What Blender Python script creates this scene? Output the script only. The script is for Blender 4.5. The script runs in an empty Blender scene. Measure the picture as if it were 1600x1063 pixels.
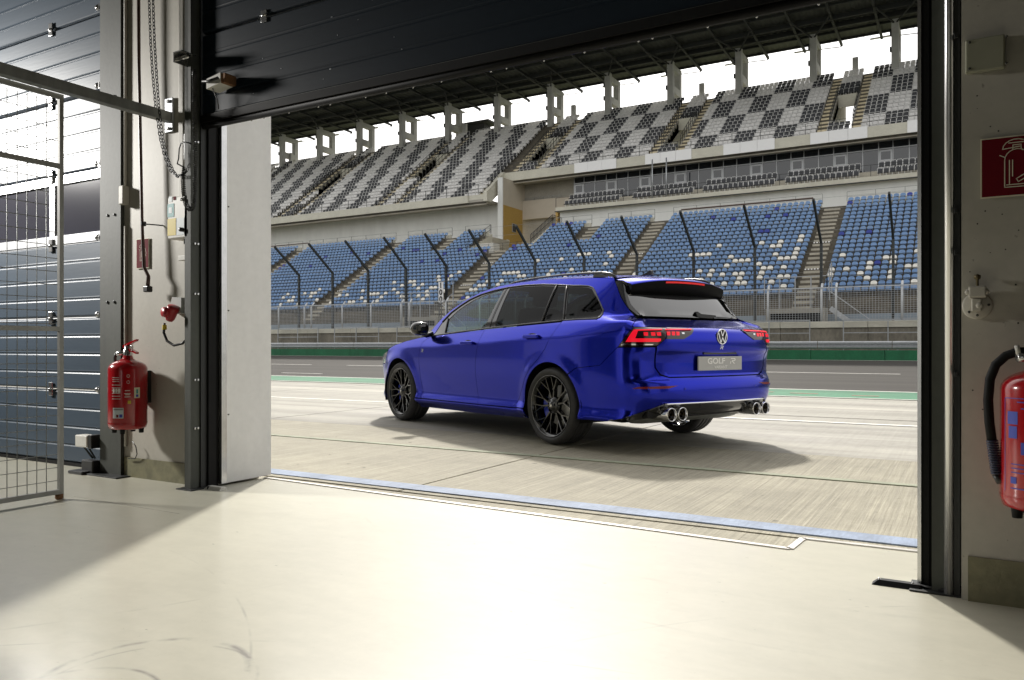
import bpy, bmesh, math, random
import numpy as np
from mathutils import Vector, Matrix
from mathutils.geometry import delaunay_2d_cdt
rng = random.Random(7)
sc = bpy.context.scene
COL = sc.collection
PI = math.pi
# ------------------------------------------------------------------ camera, sky, sun, exposure
F_PX, HZ, CAM_H = 1228.0, 541.0, 0.815          # focal length and horizon in photo pixels, lens height
cd = bpy.data.cameras.new('camera'); cam = bpy.data.objects.new('camera', cd); COL.objects.link(cam)
cam.location = (0, 0, CAM_H); cam.rotation_euler = (PI/2, 0, math.radians(30))
cd.sensor_width = 36; cd.lens = F_PX/1600*36; cd.shift_y = (HZ-531.5)/1600
cd.clip_start = .05; cd.clip_end = 4000
sc.camera = cam
SUN_AZ, SUN_EL = math.radians(-29), math.radians(42.5)     # azimuth from +Y towards +X
wd = bpy.data.worlds.new('World'); sc.world = wd; wd.use_nodes = True
nt = wd.node_tree; bg = nt.nodes['Background']
sky = nt.nodes.new('ShaderNodeTexSky'); sky.sky_type = 'NISHITA'; sky.sun_disc = False
sky.sun_elevation = SUN_EL; sky.sun_rotation = SUN_AZ; sky.dust_density = 5.0; sky.air_density = 1.0; sky.ozone_density = 1.0
hs = nt.nodes.new('ShaderNodeHueSaturation'); hs.inputs['Saturation'].default_value = .22
nt.links.new(sky.outputs[0], hs.inputs['Color'])
cl = nt.nodes.new('ShaderNodeMix'); cl.data_type = 'RGBA'; cl.inputs[0].default_value = .6; cl.inputs[7].default_value = (6.6, 6.45, 6.2, 1)   # even veil of thin cloud
nt.links.new(hs.outputs[0], cl.inputs[6]); nt.links.new(cl.outputs[2], bg.inputs[0])
bg.inputs[1].default_value = .15
sl = bpy.data.lights.new('sun', 'SUN'); sl.energy = 2.8; sl.angle = math.radians(2.8); sl.color = (1, .95, .87)
so = bpy.data.objects.new('sun', sl); COL.objects.link(so)
to_sun = Vector((math.sin(SUN_AZ)*math.cos(SUN_EL), math.cos(SUN_AZ)*math.cos(SUN_EL), math.sin(SUN_EL)))
so.rotation_euler = (-to_sun).to_track_quat('-Z', 'Y').to_euler(); so.location = to_sun*60
sc.view_settings.view_transform = 'Standard'; sc.view_settings.look = 'None'
sc.view_settings.gamma = 1; sc.view_settings.use_curve_mapping = False
sc.view_settings.exposure = 0.55
# ------------------------------------------------------------------ helpers
def at(u, v, Y):
    """point of the vertical plane at distance Y that the photograph shows at (u, v)"""
    xf = -.5*F_PX + .8660254*(u-800); yf = .8660254*F_PX + .5*(u-800)
    t = Y/yf
    return Vector((xf*t, Y, CAM_H+(HZ-v)*t))
def seen(p):
    D = -.5*p[0]+.8660254*p[1]; r = .8660254*p[0]+.5*p[1]
    if D < .1: return None
    return 800+F_PX*r/D, HZ-F_PX*(p[2]-CAM_H)/D, D
class MB:
    """collects shapes and links them as one mesh object"""
    def __init__(s): s.v = []; s.f = []; s.m = []; s.sm = []
    def add(s, vs, fs, m=0, smooth=False):
        o = len(s.v); s.v += [tuple(p) for p in vs]
        for f in fs: s.f.append([i+o for i in f]); s.m.append(m); s.sm.append(smooth)
        return s
    def box(s, a, b, m=0, M=None):
        x0, y0, z0 = a; x1, y1, z1 = b
        if x0 > x1: x0, x1 = x1, x0
        if y0 > y1: y0, y1 = y1, y0
        if z0 > z1: z0, z1 = z1, z0
        vs = [(x0,y0,z0),(x1,y0,z0),(x1,y1,z0),(x0,y1,z0),(x0,y0,z1),(x1,y0,z1),(x1,y1,z1),(x0,y1,z1)]
        if M is not None: vs = [M @ Vector(p) for p in vs]
        return s.add(vs, [(3,2,1,0),(4,5,6,7),(0,1,5,4),(1,2,6,5),(2,3,7,6),(3,0,4,7)], m)
    def bbox(s, a, b, r, m=0, M=None):
        """box with its edges cut by r"""
        bm = bmesh.new(); bmesh.ops.create_cube(bm, size=1)
        for q in bm.verts: q.co = Vector([(a[i]+b[i])/2+q.co[i]*abs(b[i]-a[i]) for i in range(3)])
        bmesh.ops.bevel(bm, geom=list(bm.edges), offset=r, segments=2, affect='EDGES', profile=.5)
        bm.verts.index_update()
        s.add([(M @ q.co if M is not None else q.co) for q in bm.verts], [[q.index for q in f.verts] for f in bm.faces], m)
        bm.free(); return s
    def prism(s, poly, d, m=0, M=None, cap=True):
        """polygon of (x, z) pairs pushed from y=d[0] to y=d[1]"""
        n = len(poly)
        vs = [(p[0], d[0], p[1]) for p in poly]+[(p[0], d[1], p[1]) for p in poly]
        if M is not None: vs = [M @ Vector(p) for p in vs]
        fs = [(i, (i+1) % n, (i+1) % n+n, i+n) for i in range(n)]
        if cap: fs += [tuple(range(n))[::-1], tuple(range(n, 2*n))]
        return s.add(vs, fs, m)
    def tube(s, pts, r, n=8, m=0, closed=False, cap=True, smooth=True):
        P = [Vector(p) for p in pts]; k = len(P); rr = r if hasattr(r, '__len__') else [r]*k
        up = None; vs = []
        for i in range(k):
            if closed: t = P[(i+1) % k]-P[i-1]
            else: t = P[min(i+1, k-1)]-P[max(i-1, 0)]
            t = t.normalized() if t.length > 1e-9 else Vector((0,0,1))
            if up is None:
                up = Vector((0,0,1)) if abs(t.z) < .9 else Vector((1,0,0))
            a = (up-t*up.dot(t)); a = a.normalized() if a.length > 1e-6 else t.orthogonal().normalized()
            b = t.cross(a); up = a
            for j in range(n):
                w = 2*PI*(j+.5)/n; vs.append(P[i]+a*(rr[i]*math.cos(w))+b*(rr[i]*math.sin(w)))
        fs = []
        for i in range(k if closed else k-1):
            i2 = (i+1) % k
            for j in range(n): fs.append((i*n+j, i*n+(j+1) % n, i2*n+(j+1) % n, i2*n+j))
        if cap and not closed:
            fs += [tuple(range(n))[::-1], tuple(range((k-1)*n, k*n))]
        return s.add(vs, fs, m, smooth and n > 4)
    def bar(s, a, b, w, h=None, m=0):
        """square bar from a to b, w wide, h high"""
        a, b = Vector(a), Vector(b); h = h or w; t = (b-a).normalized()
        up = Vector((0,0,1)) if abs(t.z) < .95 else Vector((0,1,0))
        x = t.cross(up).normalized()*(w/2); y = x.cross(t).normalized()*(h/2)
        vs = [a-x-y, a+x-y, a+x+y, a-x+y, b-x-y, b+x-y, b+x+y, b-x+y]
        return s.add(vs, [(0,1,2,3),(7,6,5,4),(1,0,4,5),(2,1,5,6),(3,2,6,7),(0,3,7,4)], m)
    def lathe(s, prof, n=24, m=0, M=None, smooth=True, mats=None):
        """(radius, height) pairs turned about z"""
        vs = []; k = len(prof)
        for r, z in prof:
            for j in range(n): vs.append(Vector((r*math.cos(2*PI*j/n), r*math.sin(2*PI*j/n), z)))
        if M is not None: vs = [M @ p for p in vs]
        for i in range(k-1):
            fs = [(i*n+j, i*n+(j+1) % n, (i+1)*n+(j+1) % n, (i+1)*n+j) for j in range(n)]
            if i == 0: s.add(vs, fs, mats[i] if mats else m, smooth); base = len(s.v)-len(vs)
            else:
                for f in fs: s.f.append([q+base for q in f]); s.m.append(mats[i] if mats else m); s.sm.append(smooth)
        return s
    def build(s, name, mats, parent=None, loc=None, local=0, **props):
        me = bpy.data.meshes.new(name); me.from_pydata(s.v, [], s.f)
        mats = mats if isinstance(mats, (list, tuple)) else [mats]
        for q in mats: me.materials.append(q)
        me.polygons.foreach_set('material_index', s.m); me.polygons.foreach_set('use_smooth', s.sm)
        me.validate(); me.update()
        return link(name, me, parent, loc, local, **props)
def link(name, me, parent=None, loc=None, local=0, **props):
    o = bpy.data.objects.new(name, me); COL.objects.link(o)
    if parent is not None:
        o.parent = parent
        if parent.type == 'EMPTY' and not local: o.matrix_parent_inverse = parent.matrix_basis.inverted()   # mesh given in world coordinates
    if loc is not None: o.location = loc
    for k, q in props.items(): o[k] = q
    return o
def thing(name, label, cat, loc=(0,0,0), group=None, rz=0):
    o = bpy.data.objects.new(name, None); COL.objects.link(o); o.location = loc; o.rotation_euler = (0,0,rz); o.empty_display_size = .1
    o['label'] = label; o['category'] = cat
    if group: o['group'] = group
    return o
def tag(o, label, cat, group=None):
    o['label'] = label; o['category'] = cat
    if group: o['group'] = group
    return o
def writing(name, txt, size, mat, M, parent=None, depth=.001, sx=1.0, bold=0.0, align='CENTER'):
    cu = bpy.data.curves.new(name, 'FONT'); cu.body = txt; cu.size = size; cu.extrude = depth; cu.align_x = align; cu.align_y = 'CENTER'; cu.offset = bold
    cu.resolution_u = 3
    t = bpy.data.objects.new('tmp', cu); COL.objects.link(t)
    dg = bpy.context.evaluated_depsgraph_get(); me = bpy.data.meshes.new_from_object(t.evaluated_get(dg))
    bpy.data.objects.remove(t)
    me.materials.clear(); me.materials.append(mat); me.name = name
    me.transform(M @ Matrix.Diagonal((sx,1,1,1)))
    return link(name, me, parent)
def facing(loc, xdir, zup=(0,0,1)):
    """matrix of a flat sheet: local x along xdir, local y upwards"""
    x = Vector(xdir).normalized(); y = Vector(zup); y = (y-x*y.dot(x)).normalized(); z = x.cross(y)
    return Matrix.Translation(loc) @ Matrix((x, y, z)).transposed().to_4x4()
# ------------------------------------------------------------------ materials
def M(name, col, rough=.5, metal=0., coat=0., noise=None, bump=None, spec=None, specks=None, grime=0, coatr=.04):
    """noise=(scale, amount, (sx,sy,sz)) varies the colour, bump=(scale, strength, (sx,sy,sz))"""
    m = bpy.data.materials.new(name); m.use_nodes = True; t = m.node_tree; b = t.nodes['Principled BSDF']
    b.inputs['Base Color'].default_value = (*col, 1); b.inputs['Roughness'].default_value = rough; b.inputs['Metallic'].default_value = metal
    b.inputs['Coat Weight'].default_value = coat; b.inputs['Coat Roughness'].default_value = coatr
    if spec is not None: b.inputs['Specular IOR Level'].default_value = spec
    if noise or bump:
        g = t.nodes.new('ShaderNodeNewGeometry')
    def tex(scale, sc3, detail=6, rough_=.6):
        mp = t.nodes.new('ShaderNodeMapping'); mp.inputs['Scale'].default_value = sc3
        t.links.new(g.outputs['Position'], mp.inputs[0])
        n = t.nodes.new('ShaderNodeTexNoise'); n.inputs['Scale'].default_value = scale; n.inputs['Detail'].default_value = detail; n.inputs['Roughness'].default_value = rough_
        t.links.new(mp.outputs[0], n.inputs['Vector']); return n
    if noise:
        last = None
        for (s_, a_, s3) in (noise if isinstance(noise[0], tuple) else [noise]):
            n = tex(s_, s3)
            r = t.nodes.new('ShaderNodeMapRange'); r.inputs[1].default_value = .3; r.inputs[2].default_value = .7
            r.inputs[3].default_value = 1-a_; r.inputs[4].default_value = 1+a_*.6
            t.links.new(n.outputs[0], r.inputs[0])
            if last is None: last = r.outputs[0]
            else:
                mu = t.nodes.new('ShaderNodeMath'); mu.operation = 'MULTIPLY'; t.links.new(last, mu.inputs[0]); t.links.new(r.outputs[0], mu.inputs[1]); last = mu.outputs[0]
        def fac(sock, a0, a1, v0, v1):
            nonlocal last
            r = t.nodes.new('ShaderNodeMapRange'); r.inputs[1].default_value = a0; r.inputs[2].default_value = a1; r.inputs[3].default_value = v0; r.inputs[4].default_value = v1
            t.links.new(sock, r.inputs[0]); mu = t.nodes.new('ShaderNodeMath'); mu.operation = 'MULTIPLY'; t.links.new(last, mu.inputs[0]); t.links.new(r.outputs[0], mu.inputs[1]); last = mu.outputs[0]
        if specks: fac(tex(specks[0], specks[3], 3, .5).outputs[0], specks[1], specks[1]+.05, 1, 1-specks[2])
        if grime:           # splash dirt that fades out above the floor
            sp_ = t.nodes.new('ShaderNodeSeparateXYZ'); t.links.new(g.outputs['Position'], sp_.inputs[0])
            ad = t.nodes.new('ShaderNodeMath'); ad.operation = 'MULTIPLY_ADD'; t.links.new(tex(9, I3).outputs[0], ad.inputs[0]); ad.inputs[1].default_value = .5; t.links.new(sp_.outputs[2], ad.inputs[2])
            fac(ad.outputs[0], .22, .62, 1-grime, 1)
        mx = t.nodes.new('ShaderNodeMix'); mx.data_type = 'RGBA'; mx.blend_type = 'MULTIPLY'; mx.inputs[0].default_value = 1
        mx.inputs[6].default_value = (*col, 1); t.links.new(last, mx.inputs[7]); t.links.new(mx.outputs[2], b.inputs['Base Color'])
    if bump:
        n = tex(bump[0], bump[2]); bp = t.nodes.new('ShaderNodeBump'); bp.inputs['Strength'].default_value = bump[1]; bp.inputs['Distance'].default_value = .01
        t.links.new(n.outputs[0], bp.inputs['Height']); t.links.new(bp.outputs[0], b.inputs['Normal'])
    return m
def glass(name, tint, gloss=1.0, rough=.0, ior=1.52):
    m = bpy.data.materials.new(name); m.use_nodes = True; t = m.node_tree
    for n in list(t.nodes):
        if n.type != 'OUTPUT_MATERIAL': t.nodes.remove(n)
    out = [n for n in t.nodes if n.type == 'OUTPUT_MATERIAL'][0]
    tr = t.nodes.new('ShaderNodeBsdfTransparent'); tr.inputs[0].default_value = (*tint, 1)
    gl = t.nodes.new('ShaderNodeBsdfGlossy'); gl.inputs['Roughness'].default_value = rough; gl.inputs[0].default_value = (gloss, gloss, gloss, 1)
    fr = t.nodes.new('ShaderNodeFresnel'); fr.inputs[0].default_value = ior
    mx = t.nodes.new('ShaderNodeMixShader')
    t.links.new(fr.outputs[0], mx.inputs[0]); t.links.new(tr.outputs[0], mx.inputs[1]); t.links.new(gl.outputs[0], mx.inputs[2]); t.links.new(mx.outputs[0], out.inputs[0])
    return m
def emit(name, col, e):
    m = M(name, col, .3); b = m.node_tree.nodes['Principled BSDF']; b.inputs['Emission Color'].default_value = (*col, 1); b.inputs['Emission Strength'].default_value = e
    return m
I3 = (1,1,1)
m_white = M('white_paint', (.74,.73,.69), .5, noise=(3, .10, I3), bump=(90, .08, I3))
m_pillar = M('pillar_cladding', (.86,.855,.84), .35, noise=((1.5, .06, (3,3,.6)), (25, .04, I3)), specks=(38, .70, .12, (1,1,.35)), grime=.12)
m_wall = M('wall_paint', (.44,.42,.365), .55, specks=(30, .72, .5, I3), noise=((2.2, .12, (1,1,.5)), (30, .05, I3)), bump=(60, .05, I3))
m_olive = M('olive_band', (.20,.19,.11), .5, noise=(14, .3, I3), bump=(50, .2, I3))
m_conc = M('concrete', (.40,.38,.33), .85, noise=((.5, .18, I3), (6, .15, I3)), bump=(30, .3, I3))
m_step = M('step_concrete', (.44,.41,.34), .85, noise=((.9, .22, (1,1,4)), (8, .15, I3)))
m_stairy = M('stair_concrete', (.74,.65,.45), .85, noise=(4, .2, I3))
m_fascia = M('fascia_concrete', (.60,.58,.49), .8, noise=((.6, .12, I3), (4, .1, (1,1,3))))
m_swall = M('stand_wall', (.70,.71,.69), .8, noise=(.8, .08, (1,1,.4)))
m_beige = M('beige_render', (.50,.45,.37), .85, noise=(1.0, .06, I3))
m_ochre = M('ochre_render', (.42,.27,.07), .8, noise=(2.5, .10, (1,1,3)))
m_board = M('white_board', (.86,.86,.86), .5)
m_galv = M('galvanised', (.46,.48,.50), .42, .75, noise=(9, .18, I3))
m_galvd = M('dull_galvanised', (.30,.31,.30), .5, .6, noise=(7, .25, (2,2,.6)))
m_postg = M('fence_post_paint', (.56,.58,.60), .5, .0, noise=(5, .15, I3))
m_postd = M('dark_post', (.045,.05,.05), .5, .3)
m_roof = M('roof_sheet', (.075,.08,.065), .7, .0, noise=(2, .2, I3))
m_truss = M('roof_steel', (.025,.027,.027), .7, 0)
m_portal = M('portal_concrete', (.42,.42,.40), .8, noise=(1.0, .14, I3))
m_door = M('door_blue_grey_shaded', (.008,.015,.024), .42, 0, spec=.3, noise=((3, .12, (.3,1,4)), (40, .05, (.2,1,3))), bump=(60, .03, (.1,1,1)))  # door paint darkened, shade of the unlit open door put into its colour
m_rubber = M('black_rubber', (.006,.006,.006), .6, noise=(20, .3, I3), spec=.2)
m_dark = M('dark_steel', (.028,.030,.030), .5, .3, noise=(8, .3, (2,2,.5)))
m_steelg = M('green_grey_steel', (.055,.060,.050), .65, .0, noise=((3, .25, (3,3,.5)), (30, .1, I3)), bump=(40, .06, I3))
m_pipe = M('pale_pipe', (.80,.80,.80), .27, .9)
m_riser = M('shaded_riser', (.13,.115,.09), .9, noise=((.8, .35, (1,1,.6)), (6, .25, I3)))  # weathered risers, darkened further to carry the shade between the steps
m_zinc = M('bright_zinc', (.62,.62,.62), .22, .9, noise=(20, .1, I3))
m_red = M('extinguisher_red', (.38,.005,.010), .22, 0, .6)
m_signred = M('sign_red', (.13,.003,.010), .75, spec=.15)
m_cream = M('sign_cream', (.72,.69,.52), .5)
m_black = M('black_plastic', (.012,.012,.013), .4)
m_boxw = M('box_white', (.66,.65,.60), .45, noise=(8, .06, I3))
m_yellow = M('sticker_yellow', (.62,.48,.03), .5)
m_teal = M('sticker_teal', (.06,.30,.30), .5)
m_pale = M('sticker_pale', (.62,.68,.70), .5)
m_brown = M('brown_pipe', (.07,.035,.025), .45, noise=(15, .3, I3))
m_blueprint = M('blue_print', (.04,.06,.40), .5)
m_wprint = M('white_print', (.75,.72,.68), .5)
m_rust = M('rusty_steel', (.22,.11,.05), .8, .2, noise=(20, .4, I3))
m_green = M('green_wall_paint', (.010,.13,.055), .6, noise=((1.2, .25, (1,1,.4)), (9, .2, I3)))
m_gstrip = M('green_strip_paint', (.045,.185,.10), .8, noise=((.8, .30, (.4,2,1)), (12, .25, I3)))
m_line = M('white_line_paint', (.72,.71,.66), .7, noise=(6, .2, I3))
m_bline = M('pale_blue_line', (.22,.275,.38), .7, noise=((5, .30, I3), (40, .2, (2,.4,1))))
m_gline = M('faded_green_line', (.31,.33,.24), .8, noise=(5, .3, I3))
m_seatb = M('seat_blue', (.175,.30,.52), .5, noise=((.7, .12, I3), (2.3, .16, I3)))
m_seatd = M('seat_deep_blue', (.02,.045,.32), .45)
m_seatw = M('seat_white', (.84,.82,.76), .5, noise=(2.3, .10, I3))
m_upw = M('upper_seat_white', (.70,.69,.68), .5, noise=((.5, .10, I3), (2.4, .20, I3)))
m_upk = M('upper_seat_black', (.022,.024,.030), .45)
m_frame = M('seat_tube', (.70,.70,.69), .45, .0)
m_winf = M('window_frame', (.40,.41,.42), .4, .4)
m_glassb = M('facade_glass', (.012,.016,.022), .03, 0, .0, spec=1.0)
m_doorp = M('grey_door_panel', (.36,.36,.38), .4)
# ------------------------------------------------------------------ ground, pit lane, track
def sheet(name, a, b, mat, z=0.0, th=.1, kind='structure', parent=None):
    o = MB().box((a[0], a[1], z-th), (b[0], b[1], z), 0).build(name, mat, parent)
    if parent is None and kind: o['kind'] = kind
    return o
m_asph = M('track_asphalt', (.046,.042,.037), .85, spec=.25, noise=((.35, .32, (.10,2.4,1)), (18, .18, I3)), bump=(60, .25, I3))
m_pit = M('brushed_concrete', (.345,.32,.245), .8, specks=(11, .70, .45, I3), noise=((1, .13, (34,.6,1)), (1, .22, (85,1.3,1)), (.6, .16, (.3,1.2,1)), (7, .10, I3), (1.6, .12, I3), (55, .12, I3)), bump=(1, 1.0, (40,.8,1)))
m_pit2 = M('worn_concrete', (.37,.355,.31), .8, specks=(8, .71, .4, I3), noise=((.5, .36, (.06,2.8,1)), (1.6, .22, (.05,2.4,1)), (1, .08, (30,.9,1)), (10, .09, I3), (1.1, .1, I3)), bump=(1, .3, (40,1.5,1)))
m_ground = M('earth', (.16,.17,.10), .95, noise=(.05, .3, I3))
g = MB().box((-900, -400, -.6), (700, 1500, -.16), 0).build('ground', m_ground); g['kind'] = 'structure'
pit = MB().box((-95, 3.30, -.158), (50, 13.13, -.03), 0).build('pit_lane', M('joint_filler', (.05,.045,.04), .9)); pit['kind'] = 'structure'
gap = .006
ys = [3.50, 6.22, 9.55, 13.12]; xs = [-94.76+4*k for k in range(36)]
for j in range(3):
    for i in range(len(xs)-1):
        x0, x1 = xs[i], xs[i+1]
        if x1 < -34 and j == 0: continue
        MB().box((x0+gap, ys[j]+gap, -.10), (x1-gap, ys[j+1]-gap, (i*7+j*3) % 4*.0012), 0).build('concrete_slab', m_pit if j == 0 else m_pit2, pit)
MB().box((-94, 3.05, -.10), (-.58, 3.497, -.003), 0).build('edge_slab', m_pit, pit)     # strip between the lane and the garage sill
sheet('track', (-240, 15.32), (60, 49.3), m_asph, .0, .15)
sheet('run_off', (-240, 49.3), (60, 57.2), M('run_off_gravel', (.22,.20,.16), .95, noise=(3, .3, I3)), .0, .15)
def stripe(name, a, b, mat, z=.010): return sheet(name, a, b, mat, z, .008)
stripe('pale_blue_stripe', (-30, 3.56), (4, 3.70), m_bline, .0075)
stripe('faded_green_stripe', (-40, 5.085), (4, 5.155), m_gline, .0075)
stripe('white_pit_line', (-60, 8.86), (8, 8.95), m_line, .0075)
sheet('green_strip', (-200, 13.15), (60, 15.20), m_gstrip, .012, .1)
stripe('white_edge_line', (-200, 15.20), (60, 15.32), m_line, .016)
stripe('white_kerb_line', (-200, 13.08), (60, 13.15), m_line, .016)
for k in range(24):
    x1 = -1.64-7.7*k+61.6
    stripe('white_dash', (x1-5.6, 25.22), (x1, 25.38), m_line, .006)
for x in (-22.5, -18.0): stripe('worn_dash', (x, 17.15), (x+1.6, 17.25), m_line, .006)
stripe('track_edge_line', (-240, 48.45), (60, 48.60), m_line, .006)
stripe('green_verge', (-240, 48.60), (60, 49.3), m_gstrip, .006)
m_wear = M('worn_red_paint', (.34,.20,.15), .8, noise=(9, .4, I3))
for x, y, w in ((-3.4,14.1,.5), (-2.6,13.95,.45), (-1.6,13.75,.4), (-4.6,14.4,.3), (-8.2,14.2,.5)):
    stripe('red_wear_patch', (x, y), (x+w, y+.12), m_wear, .0165)
# ------------------------------------------------------------------ barriers along the track
x = -120.0; gw = thing('barrier_wall', 'long low dark green painted wall at the foot of the guardrail along the track', 'wall', (-40, 49.6, 0))
while x < 46:
    MB().bbox((x+.012, 49.46, 0), (x+3.99, 49.8, .575+rng.uniform(-.006,.006)), .012).build('wall_panel', m_green, gw); x += 4.0
gr = thing('guardrail', 'galvanised corrugated steel guardrail above the green barrier wall', 'guardrail', (-40, 49.6, 0))
prof = [(49.52,.66),(49.50,.69),(49.41,.73),(49.41,.80),(49.50,.85),(49.50,.91),(49.41,.96),(49.41,1.03),(49.50,1.07),(49.52,1.10)]
x = -119.6
while x < 46:
    n = len(prof); vs = [(x, p[0], p[1]) for p in prof]+[(x+3.96, p[0], p[1]) for p in prof]+[(x, p[0]+.012, p[1]) for p in prof]+[(x+3.96, p[0]+.012, p[1]) for p in prof]
    fs = [(i, i+n, i+n+1, i+1) for i in range(n-1)]+[(i+2*n+1, i+3*n+1, i+3*n, i+2*n) for i in range(n-1)]
    MB().add(vs, fs, 0, False).build('rail_beam', m_galv, gr)
    MB().box((x+.2, 49.53, 0), (x+.32, 49.64, 1.06)).build('rail_post', m_galvd, gr); x += 4.0
cw = thing('concrete_wall', 'weathered concrete wall with a pale overhanging cap behind the guardrail', 'wall', (-40, 50.8, 0))
m_cwall = M('stained_concrete', (.23,.21,.17), .9, noise=((.7, .35, (1,1,.35)), (7, .25, (1,1,.5))))
x = -120.0
while x < 46:
    MB().box((x+.015, 50.75, 0), (x+4.985, 51.1, 1.92)).build('wall_panel', m_cwall, cw)
    MB().bbox((x+.012, 50.66, 1.92), (x+4.988, 51.2, 2.30), .02).build('cap_stone', m_fascia, cw); x += 5.0
def rail_panel():
    t = thing('railing', 'waist high galvanised tube railing panel standing before the concrete wall', 'railing', (0,0,0), 'railing panels before the concrete wall')
    p0 = None
    for q in (0, 2.4, 4.8): MB().box((q-.03, -.03, 0), (q+.03, .03, 2.36)).build('rail_post', m_galv, t, local=1)
    MB().box((-.03, -.03, 2.33), (4.83, .03, 2.40)).build('top_rail', m_galv, t, local=1)
    MB().box((0.03, -.025, 1.58), (4.77, .025, 1.63)).build('mid_rail', m_galv, t, local=1)
    return t
def dup(root, loc, label=None, group=None, rz=None):
    r = root.copy(); COL.objects.link(r); r.location = loc
    if rz is not None: r.rotation_euler = (0,0,rz)
    if label: r['label'] = label
    if group: r['group'] = group
    for ch in list(root.children):
        c = ch.copy(); COL.objects.link(c); c.parent = r
        for g_ in ch.children:
            d = g_.copy(); COL.objects.link(d); d.parent = c
    return r
rp = rail_panel(); rp.location = (-6.3, 50.35, 0); rp['label'] = 'galvanised railing panel before the concrete wall, nearest the right door rail'
for k, lb in ((1, 'galvanised railing panel before the concrete wall just right of the car tail'), (2, None), (3, None), (4, None), (5, 'galvanised railing panel before the concrete wall just left of the car mirror'),
              (6, 'galvanised railing panel before the concrete wall, second from the white pillar'), (7, 'galvanised railing panel before the concrete wall, nearest the white pillar')):
    dup(rp, (-6.3-6.7*k, 50.35, 0), lb or 'galvanised railing panel hidden behind the parked blue car')
# wire mesh fence with grey posts whose tops bend away from the track
mf = thing('mesh_fence', 'wire mesh fence on grey steel posts with bent tops above the concrete wall', 'fence', (-30, 51.6, 0))
cx = []
for k in range(-5, 6):
    c = -7.3-10.88*k; cx += [c-.42, c+.42, c+4.05]
    cx += [c+7.25]
posts = sorted(x for x in set(cx) if -64 < x < 46)
for x in posts:
    MB().tube([(x, 51.6, 2.28), (x, 51.6, 4.28), (x, 51.98, 4.68)], .075, 8).build('fence_post', m_postg, mf)
w = MB()
x = -64.0
while x < 46:
    w.box((x-.009, 51.585, 2.34), (x+.009, 51.597, 4.42)); x += .17
z = 2.36
while z < 4.45:
    w.box((-64, 51.583, z-.008), (46, 51.584+.014, z+.008)); z += .13
w.build('wire_mesh', m_galv, mf, kind='stuff')
MB().box((-64, 51.56, 4.38), (46, 51.61, 4.43)).build('top_rail', m_postg, mf)
# tall debris fence
df = thing('debris_fence', 'tall dark steel posts leaning over the track strung with thin wires', 'fence', (-30, 52.7, 0))
dx = [-3.8-4.1*k for k in range(-12, 18)]
for i, x in enumerate(dx):
    MB().bar((x, 52.7, 0), (x, 52.7, 7.36), .15, .20).build('fence_post', m_postd if i % 5 else m_dark, df)
    MB().bar((x, 52.72, 7.30), (x, 49.75, 9.60), .13, .17).build('post_arm', m_postd, df)
w = MB()
for k in range(5):
    t_ = k/4; y, zz = 52.6-2.7*t_*1.05, 7.45+2.1*t_*1.04
    w.bar((dx[-1], y, zz), (dx[0], y, zz), .012, .012)
for zz in (4.9, 5.5, 6.1, 6.7): w.bar((dx[-1], 52.56, zz), (dx[0], 52.56, zz), .010, .010)
w.build('cable', m_galvd, df, kind='stuff')
MB().bar((-16.0, 49.70, 9.66), (-7.9, 49.70, 9.66), .09, .09).build('top_rail', m_brown, df)
MB().bar((-61, 49.70, 9.66), (-48.9, 49.70, 9.66), .07, .07).build('top_rail', m_brown, df)
sg = thing('distance_board', 'narrow white board with the upright figures 100 fixed beside a dark fence post', 'sign', (-36.75, 52.4, 0))
p = at(689, 455, 52.3)
MB().box((p.x-.23, 52.28, 4.35), (p.x+.23, 52.32, 6.02)).build('board', m_board, sg)
for i, ch in enumerate('100'):
    writing('digit', ch, .62, m_black, facing((p.x, 52.27, 5.72-.56*i), (1,0,0)), sg, .004, bold=.02)
MB().box((p.x-.04, 52.32, 0), (p.x+.04, 52.38, 6.0)).build('sign_post', m_dark, sg)
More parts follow.
